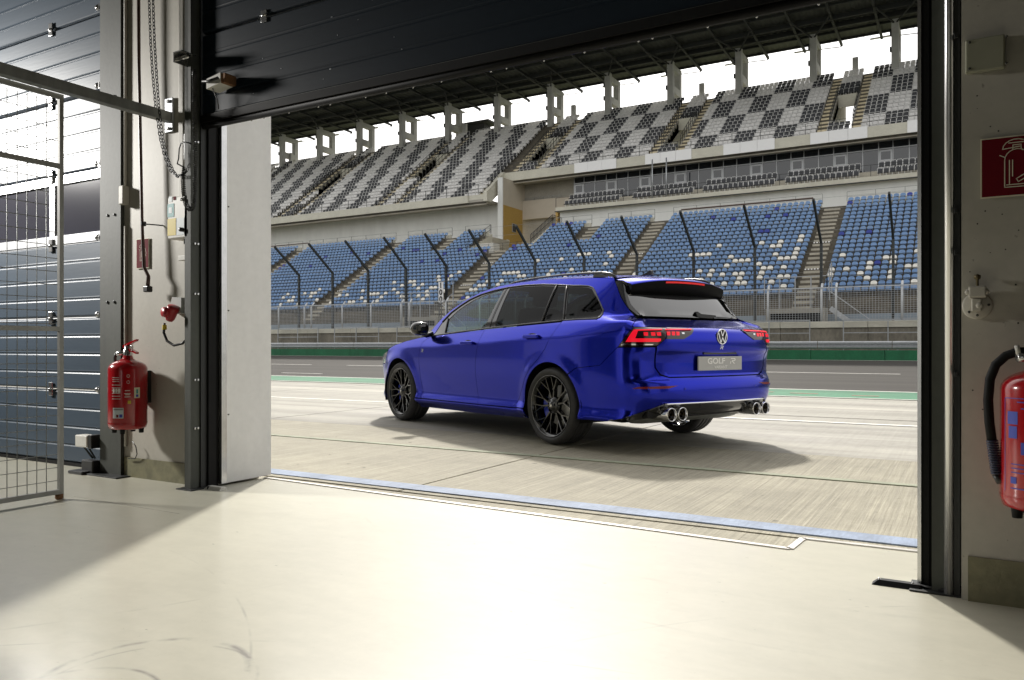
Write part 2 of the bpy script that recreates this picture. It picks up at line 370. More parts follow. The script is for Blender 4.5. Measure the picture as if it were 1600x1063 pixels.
# ------------------------------------------------------------------ grandstand
GS = thing('grandstand', 'two tier concrete grandstand with a dark steel roof behind the race track', 'grandstand', (-42, 70, 0))
LX0, LX1 = -92.0, 44.0
ROWL = list(range(-1, 21))
def lowY(i): return 59.5+.66*i
def lowZ(i): return 5.35+.41*i-.76           # tread
AIS_L = [5.65-15.55*k for k in range(-2, 7)]        # the stair just right of the bay's view is number 2
UP_A = [(-32.15,), (-49.3,)]                  # short stairs through the top six rows
def in_recess(x, i): return i >= 15 and -45.0 < x < -37.35
def aisle_low(x, i, m=.0):
    for a in AIS_L:
        if abs(x-a) < .80+m: return True
    if i >= 15:
        for (a,) in UP_A:
            if abs(x-a) < .72+m: return True
    return False
def tier(rows, Yf, Zf, x0, x1, back, name, mat, front_z=None, solid=True, y_off=-.46):
    """stepped slab from x0 to x1; tread of row i lies at Zf(i) and starts at Yf(i)+y_off"""
    pts = []
    for i in rows:
        y = Yf(i)+y_off; z = Zf(i); zp = Zf(i-1) if i > rows[0] else (front_z if front_z is not None else z-.6)
        pts += [(y, zp), (y, z)]
    ye = Yf(rows[-1])+back; pts += [(ye, Zf(rows[-1]))]
    up = len(pts)
    if solid: low = [(ye, pts[0][1])]
    else: low = [(ye, Zf(rows[-1])-.45), (pts[0][0]+.5, pts[0][1]-.1), (pts[0][0], pts[0][1]-.1)]
    poly = pts+low; n = len(poly); vs = [(x0, q[0], q[1]) for q in poly]+[(x1, q[0], q[1]) for q in poly]
    mb = MB().add(vs, [(i, (i+1) % n, (i+1) % n+n, i+n) for i in range(n)], 0)
    # side faces as strips between the steps and the underside
    for s_ in (0, n):
        for i in range(0, up-1, 1):
            a, b = poly[i], poly[i+1]
            if abs(a[0]-b[0]) < 1e-6: continue
            def lowz(y):
                if solid: return pts[0][1]
                y0, z0 = pts[0][0]+.5, pts[0][1]-.1; y1, z1 = ye, Zf(rows[-1])-.45
                return z0 if y < y0 else z0+(z1-z0)*(y-y0)/(y1-y0)
            X = x0 if s_ == 0 else x1
            k = len(mb.v); mb.v += [(X, a[0], lowz(a[0])), (X, b[0], lowz(b[0])), (X, b[0], b[1]), (X, a[0], a[1])]
            mb.f.append([k, k+1, k+2, k+3]); mb.m.append(0); mb.sm.append(False)
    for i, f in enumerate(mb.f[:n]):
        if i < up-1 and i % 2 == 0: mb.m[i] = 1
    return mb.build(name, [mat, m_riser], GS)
lowrows = list(range(-4, 21))
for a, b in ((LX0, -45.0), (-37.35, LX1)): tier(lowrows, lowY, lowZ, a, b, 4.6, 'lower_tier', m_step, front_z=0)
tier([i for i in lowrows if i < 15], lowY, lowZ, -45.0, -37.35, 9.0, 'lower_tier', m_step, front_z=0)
MB().box((LX0, 56.2, 0), (LX1, 56.55, 2.95)).build('base_wall', M('pale_blue_wall', (.30,.36,.42), .7, noise=(1.2, .2, (1,1,.5))), GS)
MB().box((LX0, 56.55, 2.6), (LX1, 57.0, 2.9)).build('base_ledge', m_conc, GS)
# stairs in the aisles: a half step on every tread, shared mesh
mst = {}
def stairstep(x, y, z, w, d, h, mat):
    key = (w, d, h, mat.name)
    if key not in mst:
        o = MB().bbox((-w/2, 0, 0), (w/2, d, h), .015).build('stair_step', mat, GS, local=1); mst[key] = o.data
    else: o = link('stair_step', mst[key], GS, local=1)
    o.location = Vector((x, y, z))-GS.location
for a in AIS_L:
    if not -82 < a < 40: continue
    for i in range(-3, 20):
        if in_recess(a, i): continue
        stairstep(a, lowY(i)-.13, lowZ(i), 1.3, .335, .205, m_step)
for (a,) in UP_A:
    for i in range(15, 20): stairstep(a, lowY(i)-.13, lowZ(i), 1.2, .335, .205, m_step)
for a in AIS_L[:8]:                                    # hazard blocks on one step of each stair
    for i in (5, 11):
        w = MB()
        for q in range(6): w.box((a-.62+q*.22, lowY(i)-.475, lowZ(i)-.09), (a-.50+q*.22, lowY(i)-.462, lowZ(i)+.003))
        w.build('hazard_mark', m_board, GS)
def rail(name, pts, h, post, mat, r=.03, mid=1, parent=GS):
    """posts and rails along a polyline standing on it"""
    m_ = MB()
    for a, b in zip(pts[:-1], pts[1:]):
        a, b = Vector(a), Vector(b); n = max(1, round((b-a).length/post)); up = Vector((0,0,h))
        for k in range(n+1):
            q = a.lerp(b, k/n); m_.bar(q, q+up, r*1.3, r*1.3)
        for j in range(mid+1): m_.bar(a+up*(1-j/(mid+1)), b+up*(1-j/(mid+1)), r, r)
    return m_.build(name, mat, parent)
zt = lowZ(20); yt = lowY(20)+.75
for a, b in ((6.7,20), (22.2,36), (-8.9,4.6), (-24.4,-10.9), (-31.2,-26.3), (-37.2,-33.0), (-48.4,-45.2), (-56.4,-50.2), (-72,-58.2), (-88,-73.2)):
    if b > -20: rail('back_railing', [(a, yt, zt+.5), (b, yt, zt+.5)], .9, 2.3, m_galvd, .035)
    else: rail('back_railing', [(a, yt, zt+.45), (b, yt, zt+.45)], .95, 2.3, m_galvd, .04)
    MB().box((a, yt-.28, zt), (b, yt-.1, zt+.55)).build('back_kerb', m_fascia, GS)
# recess between the two halves
RX0, RX1 = -45.6, -39.0
zr = lowZ(14)
MB().box((-45.9, 76.9, zr), (-45.55, 81.4, 16.9)).build('ochre_wall', m_ochre, GS)
MB().box((-45.9, 76.9, 16.9), (-45.56, 83, 20.0)).build('recess_wall', m_beige, GS)
MB().box((-46.2, 76.75, zr), (-45.56, 76.9, 20.0)).build('corner_post', m_swall, GS)
MB().box((-45.55, 81.4, 15.8), (-39.2, 81.9, 18.0)).build('balcony_front', m_beige, GS)
MB().box((-45.55, 81.9, 15.8), (-39.2, 90, 16.1)).build('balcony_floor', m_conc, GS)
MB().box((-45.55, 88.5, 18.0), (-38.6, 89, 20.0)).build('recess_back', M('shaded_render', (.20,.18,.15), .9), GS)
MB().box((-45.55, 85.0, zr), (-38.6, 85.3, 15.8)).build('recess_back', m_ochre, GS)
MB().box((-39.25, 77.6, zr), (-38.95, 82.4, 15.65)).build('ochre_edge', M('ochre_trim', (.58,.38,.12), .8), GS)
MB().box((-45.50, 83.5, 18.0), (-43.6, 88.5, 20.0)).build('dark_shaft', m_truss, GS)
rail('balcony_railing', [(-45.3, 81.7, 18.0), (-40.6, 81.7, 18.0)], .35, 1.2, m_galvd, .03)
wn = MB().box((-45.60, 78.9, 14.05), (-45.50, 79.8, 15.05)).build('window', m_winf, GS)
MB().box((-45.52, 78.98, 14.12), (-45.47, 79.72, 14.98)).build('pane', m_glassb, wn)
dr = MB().box((-45.6, 79.6, zr), (-45.47, 81.0, zr+2.1)).build('door', m_winf, GS)
MB().box((-45.49, 79.7, zr+.2), (-45.44, 80.9, zr+2.0)).build('door_panel', m_doorp, dr)
MB().box((-45.56, 77.6, 12.75), (-45.42, 78.1, 13.0)).build('wall_lamp', m_boxw, GS)
# sloping side wall of the block right of the recess, and the little white box at its left
MB().prism([(lowY(14)-.2, lowZ(14)), (lowY(20)+.9, lowZ(14)), (lowY(20)+.9, lowZ(20)+.75), (lowY(14)-.2, lowZ(14)+.5)], (-37.72, -37.36), 0, Matrix(((0,1,0,0),(1,0,0,0),(0,0,1,0),(0,0,0,1)))).build('side_wall', m_fascia, GS)
rail('stair_railing', [(-37.55, lowY(14), lowZ(14)+.6), (-37.55, lowY(20)+.8, lowZ(20)+.8), (-37.55, lowY(20)+3, lowZ(20)+.8)], 1.0, .35, m_dark, .035)
MB().prism([(lowY(14)-.2, lowZ(14)), (lowY(20)+.9, lowZ(14)), (lowY(20)+.9, lowZ(20)+.3), (lowY(14)-.2, lowZ(14)+.3)], (-45.3, -44.98), 0, Matrix(((0,1,0,0),(1,0,0,0),(0,0,1,0),(0,0,0,1)))).build('side_wall', m_fascia, GS)
rail('stair_railing', [(-45.1, lowY(14), lowZ(14)+.35), (-45.1, lowY(20)+.8, lowZ(20)+.35)], 1.0, 1.2, m_dark, .035)
MB().bbox((-44.3, 69.9, zr), (-42.6, 71.2, zr+1.25), .05).build('white_cabinet', m_boxw, GS)
rail('landing_railing', [(-44.7, 69.6, zr), (-37.9, 69.6, zr)], 1.1, 1.6, m_dark, .025, 3)
# wall, balcony and glazing of the right half
MB().box((-38.7, 77.6, zt), (LX1, 78.0, 15.55)).build('stand_wall', m_swall, GS)
MB().box((-39.0, 77.1, 15.55), (LX1, 81.2, 16.02)).build('balcony_slab', m_fascia, GS)
MB().box((-39.05, 76.98, 15.50), (LX1, 77.1, 15.60)).build('slab_edge', m_dark, GS)
rail('balcony_railing', [(-39.0, 77.2, 16.02), (LX1, 77.2, 16.02)], 1.05, 2.0, m_dark, .035, 0)
MB().box((-38.8, 79.0, 16.02), (LX1, 80.9, 16.85)).build('balcony_step', m_step, GS)
MB().box((-38.6, 81.25, 16.0), (LX1, 81.5, 20.0)).build('glazing_back', M('dark_room', (.03,.03,.03), .9), GS)
X = -38.6; k = 0
fr = MB()
while X < LX1-1:
    for j, (wd_, dd) in enumerate(((1.22, 1), (1.36, 0), (1.36, 0))):
        x0, x1 = X, X+wd_
        fr.box((x0-.04, 81.0, 16.85), (x0+.04, 81.12, 20.0))
        MB().box((x0+.04, 81.08, 19.32), (x1-.04, 81.11, 19.98)).build('pane', m_glassb, GS)
        if dd:
            d_ = MB().box((x0+.06, 80.98, 16.9), (x1-.06, 81.06, 19.15)).build('door', m_winf, GS)
            MB().box((x0+.2, 80.965, 18.25), (x1-.2, 80.985, 19.0)).build('pane', m_glassb, d_)
            MB().box((x0+.2, 80.965, 17.0), (x1-.2, 80.983, 18.17)).build('door_panel', m_doorp, d_)
        else: MB().box((x0+.04, 81.08, 16.87), (x1-.04, 81.11, 19.22)).build('pane', m_glassb, GS)
        X = x1
fr.box((-38.6, 80.99, 19.22), (LX1, 81.13, 19.32)).box((-38.6, 80.99, 19.96), (LX1, 81.13, 20.02)).build('window_frame', m_winf, GS)
for xx in (-27.9, -26.4): MB().tube([(xx, 77.15, 16.0), (xx, 77.15, 20.0)], .07, 8).build('slab_post', m_galv, GS)
# ------------------------------------------------------------------ upper tier
def upY(i): return 79.8+.78*i
def upZ(i): return 21.3+.575*i-.88
USPLIT = -46.9; UX0, UX1 = -118.0, 44.0
VOM0 = -10.5; VOM = [VOM0-17.1*k for k in range(-3, 7)]           # stair pairs either side of an entrance
rowsR = list(range(0, 18)); rowsL = list(range(-5, 18))
def vom_at(x):
    for v in VOM:
        if abs(x-v) < 2.05: return v
    return None
def build_upper(xa, xb, rows):
    cuts = sorted([v for v in VOM if xa < v-1.0 and v+1.0 < xb], reverse=False)
    x = xa
    for v in cuts:
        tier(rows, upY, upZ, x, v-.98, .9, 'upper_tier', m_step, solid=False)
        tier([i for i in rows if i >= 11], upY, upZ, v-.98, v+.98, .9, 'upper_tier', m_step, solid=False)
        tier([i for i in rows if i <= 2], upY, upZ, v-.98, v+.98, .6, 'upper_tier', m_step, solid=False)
        y1 = upY(11)-.46
        MB().box((v-.98, y1-.12, upZ(11)-1.15), (v+.98, y1, upZ(11)+.15)).build('entrance_lintel', m_fascia, GS)
        for s_ in (-1, 1):
            MB().prism([(upY(2)+.5, upZ(2)-.3), (upY(17)+.8, upZ(9)), (upY(17)+.8, upZ(17)-.45), (y1, upZ(11)+.1), (upY(3), upZ(3)+.3)], (v+s_*.98, v+s_*1.13), 0, Matrix(((0,1,0,0),(1,0,0,0),(0,0,1,0),(0,0,0,1)))).build('entrance_wall', m_conc, GS)
            rail('entrance_railing', [(v+s_*1.05, upY(3), upZ(3)+.3), (v+s_*1.05, y1, upZ(11)+.1)], 1.0, .9, m_dark, .04)
        rail('entrance_railing', [(v-1.0, y1-.06, upZ(11)+.15), (v+1.0, y1-.06, upZ(11)+.15)], 1.0, .3, m_dark, .04)
        MB().box((v-.28, upY(17)+.35, upZ(17)), (v+.28, upY(17)+.8, upZ(17)+2.3)).build('vent_stack', m_portal, GS)
        x = v+.98
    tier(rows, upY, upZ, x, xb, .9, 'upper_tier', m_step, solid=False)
build_upper(USPLIT, UX1, rowsR); build_upper(UX0, USPLIT, rowsL)
w = MB()
for v in VOM:
    rws = rowsR if v > USPLIT else rowsL
    for s_ in (-1, 1):
        for i in rws[:-1]:
            for h_, d_ in ((.29, .40),): w.bbox((v+s_*1.55-.5, upY(i)-.07, upZ(i)), (v+s_*1.55+.5, upY(i)+.335, upZ(i)+h_), .012)
            w.box((v+s_*1.55-.5, upY(i)-.462, upZ(i)), (v+s_*1.55+.5, upY(i)-.072, upZ(i)+.006))
w.build('stair_step', m_stairy, GS, kind='stuff')
# fronts and undersides
MB().box((-46.9, 79.0, 20.0), (UX1, 79.2, 21.0)).build('fascia', m_fascia, GS)
MB().box((-46.9, 79.2, 20.02), (UX1, 83.5, 20.35)).build('upper_slab', m_conc, GS)
MB().box((UX0, 75.1, 17.15), (-49.2, 75.3, 18.0)).build('fascia', m_fascia, GS)
MB().box((UX0, 75.3, 17.17), (-46.9, 79.2, 17.45)).build('upper_slab', m_conc, GS)
MB().box((UX0, 78.0, zt), (-46.2, 78.35, 17.2)).build('stand_wall', m_swall, GS)
Mx = Matrix(((0,1,0,0),(1,0,0,0),(0,0,1,0),(0,0,0,1)))
MB().prism([(75.1, 17.15), (76.0, 17.15), (79.2, 19.7), (79.2, 21.1), (78.9, 21.1), (75.1, 18.2)], (-47.1, -46.6), 0, Mx).build('stair_wall', m_fascia, GS)
MB().box((-49.2, 75.3, 17.45), (-47.1, 75.6, 18.0)).build('fascia', m_fascia, GS)
for i in range(-5, 0): stairstep(-48.1, upY(i)-.07, upZ(i), 1.8, .39, .28, m_stairy)
for k in range(10):
    x0 = -37.6+8.26*k
    for j in range(3): MB().box((x0+j*1.667+.012, 78.90, 19.98), (x0+(j+1)*1.667-.012, 78.99, 21.06)).build('white_board', m_board, GS)
rail('front_railing', [(-46.8, 79.1, 20.95), (UX1, 79.1, 20.95)], 1.1, 1.4, m_dark, .03)
rail('front_railing', [(UX0, 75.2, 17.95), (-49.2, 75.2, 17.95), (-47.0, 76.0, 18.3), (-47.0, 79.0, 21.0)], 1.15, 1.5, m_dark, .035)
MB().box((-46, 82.0, 12.0), (LX1, 84.0, 20.0)).build('core_wall', m_conc, GS)
MB().box((UX0, 78.4, 12.0), (-46, 80.5, 17.2)).build('core_wall', m_conc, GS)
# ------------------------------------------------------------------ roof and its concrete portals
PX = [-6.45-8.18*k for k in range(-6, 14)]
def portal(x):
    m_ = MB()
    for y, zt_ in ((92.2, 35.3), (95.0, 35.05)): m_.box((x-.35, y-.36, 28.5), (x+.35, y+.36, zt_))
    m_.box((x-.33, 92.5, 34.35), (x+.33, 94.7, 35.0)); m_.box((x-.33, 92.5, 31.6), (x+.33, 94.7, 32.45))
    m_.box((x-.33, 92.5, 28.5), (x+.33, 94.7, 29.6))
    return m_
pm = portal(0).build('roof_portal', m_portal, GS, local=1); pm.location = Vector((PX[0], 0, 0))-GS.location
br0 = MB().box((-.50, 91.75, 33.6), (-.36, 92.1, 34.1)).build('steel_bracket', m_truss, pm); br1 = MB().box((-.50, 91.75, 31.9), (-.36, 92.1, 32.4)).build('steel_bracket', m_truss, pm)
for x in PX[1:]:
    o = link('roof_portal', pm.data, GS, local=1); o.location = Vector((x, 0, 0))-GS.location
    link('steel_bracket', br0.data, o); link('steel_bracket', br1.data, o)
def rz(y): return 35.75+(96.8-y)*.035
n = 0; vs = []; fs = []
nx = int((46-UX0)/.36)
for i in range(nx+1):
    x = UX0+i*.36; dz = .09 if (i//1) % 2 else 0
    vs += [(x, 70.5, rz(70.5)+dz), (x, 96.8, rz(96.8)+dz), (x, 70.5, rz(70.5)+.25), (x, 96.8, rz(96.8)+.25)]
    if i: a = 4*(i-1); fs += [(a, a+1, a+5, a+4), (a+2, a+6, a+7, a+3), (a+1, a+3, a+7, a+5), (a, a+4, a+6, a+2)]
MB().add(vs, fs).build('roof_sheet', m_roof, GS)
for j, y in enumerate((71.2, 74.5, 77.5, 80.5, 83.5, 86.5, 89.3, 91.4, 93.6, 96.0)):
    h = .55 if y in (89.3, 91.4) else .26
    MB().box((UX0, y-.09, rz(y)-h), (45.5, y+.09, rz(y)-.005)).build('purlin', m_truss, GS)
for k, x in enumerate(PX):
    for dx_ in (-1.7, 2.3):
        MB().add([(x+dx_-.12, 70.8, rz(70.8)-.5), (x+dx_+.12, 70.8, rz(70.8)-.5), (x+dx_+.12, 97.1, rz(97.1)-.52), (x+dx_-.12, 97.1, rz(97.1)-.52),
                  (x+dx_-.12, 70.8, rz(70.8)-.22), (x+dx_+.12, 70.8, rz(70.8)-.22), (x+dx_+.12, 97.1, rz(97.1)-.24), (x+dx_-.12, 97.1, rz(97.1)-.24)],
                 [(0,1,2,3),(7,6,5,4),(1,0,4,5),(2,1,5,6),(3,2,6,7),(0,3,7,4)]).build('roof_beam', m_truss, GS)
    for a_, b_, w_ in (((x, 92.2, 34.9), (x-1.7, 88, rz(88)-.5), .14), ((x, 92.2, 34.9), (x+2.3, 88, rz(88)-.5), .14), ((x, 95, 34.6), (x+2.2, 97.4, rz(97)-.45), .08)): MB().bar(a_, b_, w_).build('roof_strut', m_truss, GS)
    MB().box((x-2.9, 96.9, 35.35), (x-.4, 97.1, 35.5)).build('gutter', m_board, GS)
MB().box((-63.6, 96.2, 30.2), (-60.2, 98, 33.0)).build('press_cabin', m_truss, GS); MB().box((-64.6, 95.6, 30.2), (-64.3, 95.9, 33.1)).build('cabin_post', m_portal, GS)
MB().box((-66, 95.4, 33.0), (-59, 98.4, 33.25)).build('cabin_roof', m_truss, GS)
# stairs and railed landings at the foot of two aisles
for a in (AIS_L[3], AIS_L[5]):
    MB().box((a-1.9, 55.0, 0), (a+1.9, 56.2, 3.35)).build('stair_head', m_conc, GS)
    MB().box((a-1.6, 54.96, 1.9), (a+1.6, 55.0, 3.0)).build('dark_opening', m_rubber, GS)
    rail('landing_railing', [(a-2.0, 55.1, 3.35), (a+2.0, 55.1, 3.35), (a+2.0, 57.2, 4.4)], 2.1, 1.0, m_galv, .05)
    MB().bar((a+2.2, 55.2, 3.3), (a+4.6, 55.2, 1.4), .25, .3).bar((a+2.2, 55.2, 4.4), (a+4.6, 55.2, 2.5), .05).build('side_stair', m_postg, GS)
# ------------------------------------------------------------------ seats
def bucket():
    m_ = MB(); w, t = .215, .035
    arch = [(-.20,.525),(-.215,.56),(-.215,.61),(-.19,.685),(-.13,.74),(0,.765),(.13,.74),(.19,.685),(.215,.61),(.215,.56),(.20,.525)]
    f = []; b = []
    for x, z in arch:
        y = (z-.42)*.22+.5*x*x; f.append((x, y-.05, z)); b.append((x, y, z-.005))
    n = len(arch); m_.add(f+b, [tuple(range(n)), tuple(range(n, 2*n))[::-1]]+[(i, i+n, (i+1) % n+n, (i+1) % n) for i in range(n)])
    pan = [(-.02,.47),(-.06,.435),(-.36,.44),(-.39,.425),(-.36,.41),(-.06,.40)]
    n = len(pan); m_.add([(-.20, y, z) for y, z in pan]+[(.20, y, z) for y, z in pan], [(i, (i+1) % n, (i+1) % n+n, i+n) for i in range(n)]+[tuple(range(n))[::-1], tuple(range(n, 2*n))])
    m_.box((-.03, -.25, .0), (.03, -.08, .39), 1)
    return m_
def framed():
    m_ = MB()
    m_.add([(-.20,-.03,.42),(.20,-.03,.42),(.205,.03,.80),(.15,.04,.85),(-.15,.04,.85),(-.205,.03,.80),(-.20,.01,.42),(.20,.01,.42),(.205,.07,.80),(.15,.08,.85),(-.15,.08,.85),(-.205,.07,.80)],
           [(0,1,2,3,4,5),(11,10,9,8,7,6)]+[(i, i+6, (i+1) % 6+6, (i+1) % 6) for i in range(6)])
    m_.box((-.20, -.38, .40), (.20, -.03, .455))
    m_.tube([(-.23, .0, .30), (-.235, .06, .90), (-.17, .075, .985), (.17, .075, .985), (.235, .06, .90), (.23, .0, .30)], .018, 4, 1, smooth=False)
    m_.box((-.03, -.25, 0), (.03, -.1, .40), 1)
    return m_
m_leg = M('seat_leg', (.12,.12,.12), .6)
def px_size(p):
    q = seen(p)
    if not q or not (405 < q[0] < 1440): return 0
    u, v, D = q
    if v > 452 or v < 0: return 0
    if 745 < u < 1150 and v > 434: return 0
    return F_PX/D*abs(p[1])/D/1.0
WH = []; DK = []
def crop(x0, y0, s, lst, out): out += [(x0+a/s, y0+b/s) for a, b in lst]
crop(1080, 300, 6.645, [(730,545),(925,530),(1145,475),(1125,520),(835,582),(907,578),(1103,568),(290,572),(880,627),(1085,615),(420,650),(925,667),(993,663),(1065,660),(110,668),(172,664),(55,670),(5,680),(395,692),(458,690),(525,687),(593,687),(710,727),(365,743),(740,770),(812,767),(950,762),(82,803),(208,797),(720,822),(180,845),(310,838),(443,832),(510,828),(905,857),(978,853),(485,882),(705,875),(82,900),(797,915),(182,938),(318,932),(452,928),(928,957),(495,972),(567,968)], WH)
crop(1280, 280, 5.3125, [(190,612),(545,630),(598,628),(408,680),(596,672),(92,735),(213,730),(400,722),(722,705),(785,700),(80,772),(326,768),(583,755),(378,803),(576,797),(434,843),(772,828),(800,577)], WH)
crop(1280, 280, 5.3125, [(752,130),(218,180),(183,460),(410,445),(472,678)], DK)
crop(1080, 300, 6.645, [(212,250),(412,272),(823,240),(903,190),(1000,225),(735,410),(797,410)], DK)
crop(800, 300, 7.085, [(740,705),(800,700),(853,698),(1075,685),(1093,730),(1050,775),(275,780),(537,762),(447,852),(668,840),(20,875),(77,870),(135,910),(403,897),(792,885),(853,875),(85,950),(1290,897),(575,940)], WH)
crop(800, 300, 7.085, [(453,378),(600,362),(645,358),(940,492),(655,588),(570,885)], DK)
crop(600, 340, 6.645, [(800,550),(575,600),(572,635),(707,592),(660,632),(977,575),(973,617),(1060,648),(1213,640),(1250,560),(1305,555),(1352,555),(1403,550),(1410,625),(1445,590),(835,700),(973,690),(1022,688),(968,733),(1162,683),(105,660),(180,692),(272,652),(315,648),(303,685),(387,682),(377,720),(465,715),(511,713),(458,752),(122,733),(153,768),(25,775),(183,803),(235,800),(359,797),(446,793),(392,832),(205,840),(675,822),(768,820),(817,817),(867,815)], WH)
crop(600, 340, 6.645, [(218,317),(318,345),(357,337),(780,332),(612,382),(400,463),(560,457),(985,388),(1030,350),(1335,292),(1338,330),(1020,610),(772,778),(660,592)], DK)
crop(400, 340, 5.905, [(590,655),(445,690),(507,687),(540,687),(490,720),(292,697),(238,733),(332,727),(345,757),(310,757),(225,790),(380,785),(970,665),(853,703),(1055,697),(1097,692),(1135,692),(1205,688),(1277,587),(1285,650),(977,730),(1157,723),(853,767),(890,767),(997,764),(1105,757),(663,742),(580,778),(680,775),(722,712),(85,710)], WH)
crop(400, 340, 5.905, [(637,368),(1045,337),(880,325),(265,440),(215,452),(505,455)], DK)
low = []
for i in ROWL:
    x = LX0+.5
    while x < LX1-.4:
        if not aisle_low(x, i, .22) and not in_recess(x, i) and not (i >= 15 and (-45.3 < x < -44.6 or -37.9 < x < -37.0)):
            low.append([x, lowY(i), lowZ(i), 0])
        x += .5
A = np.array([p[:3] for p in low]); ctr = A+np.array([0, .02, .62])
D_ = -.5*ctr[:,0]+.8660254*ctr[:,1]; U_ = 800+F_PX*(.8660254*ctr[:,0]+.5*ctr[:,1])/D_; V_ = HZ-F_PX*(ctr[:,2]-CAM_H)/D_
for lst, code in ((WH, 1), (DK, 2)):
    for u, v in lst:
        k = int(np.argmin((U_-u)**2+((V_-v)*1.3)**2)); low[k][3] = code
def pick(items, n, voff):
    sz = [px_size((p[0], p[1], p[2]+voff)) for p in items]
    order = sorted(range(len(items)), key=lambda k: -sz[k])[:n]
    return set(k for k in order if sz[k] > 0)
def mass(name, proto, items, palettes, label, cat, group):
    """all remaining seats as one mesh"""
    pv = np.array(proto.v); k = len(pv); N = len(items)
    P = np.array([q[:3] for q in items])
    V = (pv[None]+P[:,None]).reshape(-1,3)
    F = []; MI = []
    for j, q in enumerate(items):
        o = j*k
        for f, mm in zip(proto.f, proto.m): F.append([a+o for a in f]); MI.append(len(palettes) if mm else int(q[3]))
    me = bpy.data.meshes.new(name); me.from_pydata(V.tolist(), [], F)
    for m_ in palettes+[m_frame if proto is FR else m_leg]: me.materials.append(m_)
    me.polygons.foreach_set('material_index', MI); me.update()
    o = link(name, me); tag(o, label, cat, group); o['kind'] = 'stuff'; return o
BK = bucket(); FR = framed()
protos = {}
def seat_obj(name, proto, mats, q, label, cat, group):
    key = (name, mats[0].name)
    if key not in protos: o = proto.build(name, mats); protos[key] = o
    else:
        o = protos[key].copy(); COL.objects.link(o)
    o.location = q[:3]; tag(o, label, cat, group); return o
ch = pick(low, 300, .6); pal = [m_seatb, m_seatw, m_seatd]
lab = ['light blue plastic bucket seat in the rows of the lower grandstand tier', 'white plastic bucket seat among the blue rows of the lower grandstand tier', 'deep blue plastic bucket seat standing out among the lighter blue rows']
grp = ['light blue seats of the lower tier', 'white seats of the lower tier', 'deep blue seats of the lower tier']
ORD = 'zeroth first second third fourth fifth sixth seventh eighth ninth tenth eleventh twelfth thirteenth fourteenth fifteenth sixteenth seventeenth eighteenth nineteenth'.split()
def nth(n):
    if n < 20: return ORD[n]
    t = {2: 'twent', 3: 'thirt', 4: 'fort'}[n//10]; return t+('ieth' if n % 10 == 0 else 'y-'+ORD[n % 10])
STN = {0: None, 1: 'right stair', 2: 'middle stair', 3: 'left stair', 4: 'far left stair', 5: 'farthest stair', 6: 'last stair'}
def low_label(q):
    row = round((q[1]-59.5)/.66); same = [p for p in low if abs(p[1]-q[1]) < .01]
    j = min(range(3, 9), key=lambda k: abs(AIS_L[k]-q[0])); a_ = AIS_L[j]; rt = q[0] > a_
    n_ = sum(1 for p in same if (a_ < p[0] <= q[0]+.01 if rt else q[0]-.01 <= p[0] < a_))
    return f"{('blue','white','deep blue')[q[3]]} seat, {nth(21-row)} row from the top, {nth(n_)} {'right' if rt else 'left'} of the {STN[j-2]}"
for k in sorted(ch): seat_obj('stadium_seat', BK, [pal[low[k][3]], m_leg], low[k], low_label(low[k]), 'stadium seat', grp[low[k][3]])
mass('stadium_seat_rows', BK, [q for k, q in enumerate(low) if k not in ch], pal, 'remaining blue and white bucket seats of the lower tier', 'seat rows', 'rows of lower tier seats')
up = []
for rows, xa, xb in ((rowsR, USPLIT+.4, UX1-.3), (rowsL, UX0+.3, USPLIT-1.5)):
    for i in rows:
        n = 0; x = xb
        while x > xa:
            v = vom_at(x); okk = True
            if v is not None:
                dxv = abs(x-v)
                if dxv > .98: okk = False
                elif 2 < i < 11: okk = False
            if okk:
                if v is not None and abs(x-v) < 1.0: n_ = 1
                else:
                    rt = min([q-2.05 for q in VOM if q-2.05 > x-.3], default=UX1); n_ = 6-int(math.floor((x-(VOM0+2.05))/2.0)) if VOM0 < x < VOM0+17 else int(math.floor((rt-x)/2.0))
                blk = (((i+6)//5+n_) % 2 == 0) if rows is rowsR else (math.floor((x+200+((i+5)//4)*1.0)/2.0) % 2 == 0)
                up.append([x, upY(i), upZ(i), 1 if blk else 0])
            x -= .5
bal = []
x = -38.2
while x < LX1-.5:
    c = (x+38.6) % 7.9
    if not 6.6 < c: 
        bal.append([x, 78.25, 16.02, 1]); bal.append([x, 79.5, 16.85, 1])
    x += .5
allu = up+bal; ch = pick(allu, 300, .6)
VN = ['outer entrance', 'right entrance', 'second entrance', 'third entrance', 'fourth entrance', 'fifth entrance', 'sixth entrance', 'last entrance']
def up_label(q):
    row = 18-round((q[1]-79.8)/.78); j = min(range(3, len(VOM)), key=lambda k: abs(VOM[k]-q[0])); v = VOM[j]; same = [p for p in up if abs(p[1]-q[1]) < .01]; c = 'black' if q[3] else 'pale'
    if abs(q[0]-v) < 1.0:
        n_ = sum(1 for p in same if abs(p[0]-v) < 1.0 and p[0] <= q[0]+.01); return f"{c} upper seat, {nth(row)} row from the top, {nth(n_)} between the stairs above {VN[j-2]}"
    rt = q[0] > v; n_ = sum(1 for p in same if (v+1 < p[0] <= q[0]+.01 if rt else q[0]-.01 <= p[0] < v-1))
    return f"{c} upper seat, {nth(row)} row from the top, {nth(n_)} {'right' if rt else 'left'} of the {VN[j-2]}"
def bal_label(q):
    grpno = int((LX1-q[0]-.5)//7.9); g0 = math.floor((q[0]+38.6)/7.9); n_ = sum(1 for p in bal if abs(p[1]-q[1]) < .01 and math.floor((p[0]+38.6)/7.9) == g0 and p[0] <= q[0]+.01)
    return f"black balcony seat, {'front' if q[1] < 79 else 'rear'} row, {nth(n_)} of the {nth(int(g0)+1)} group from the recess"
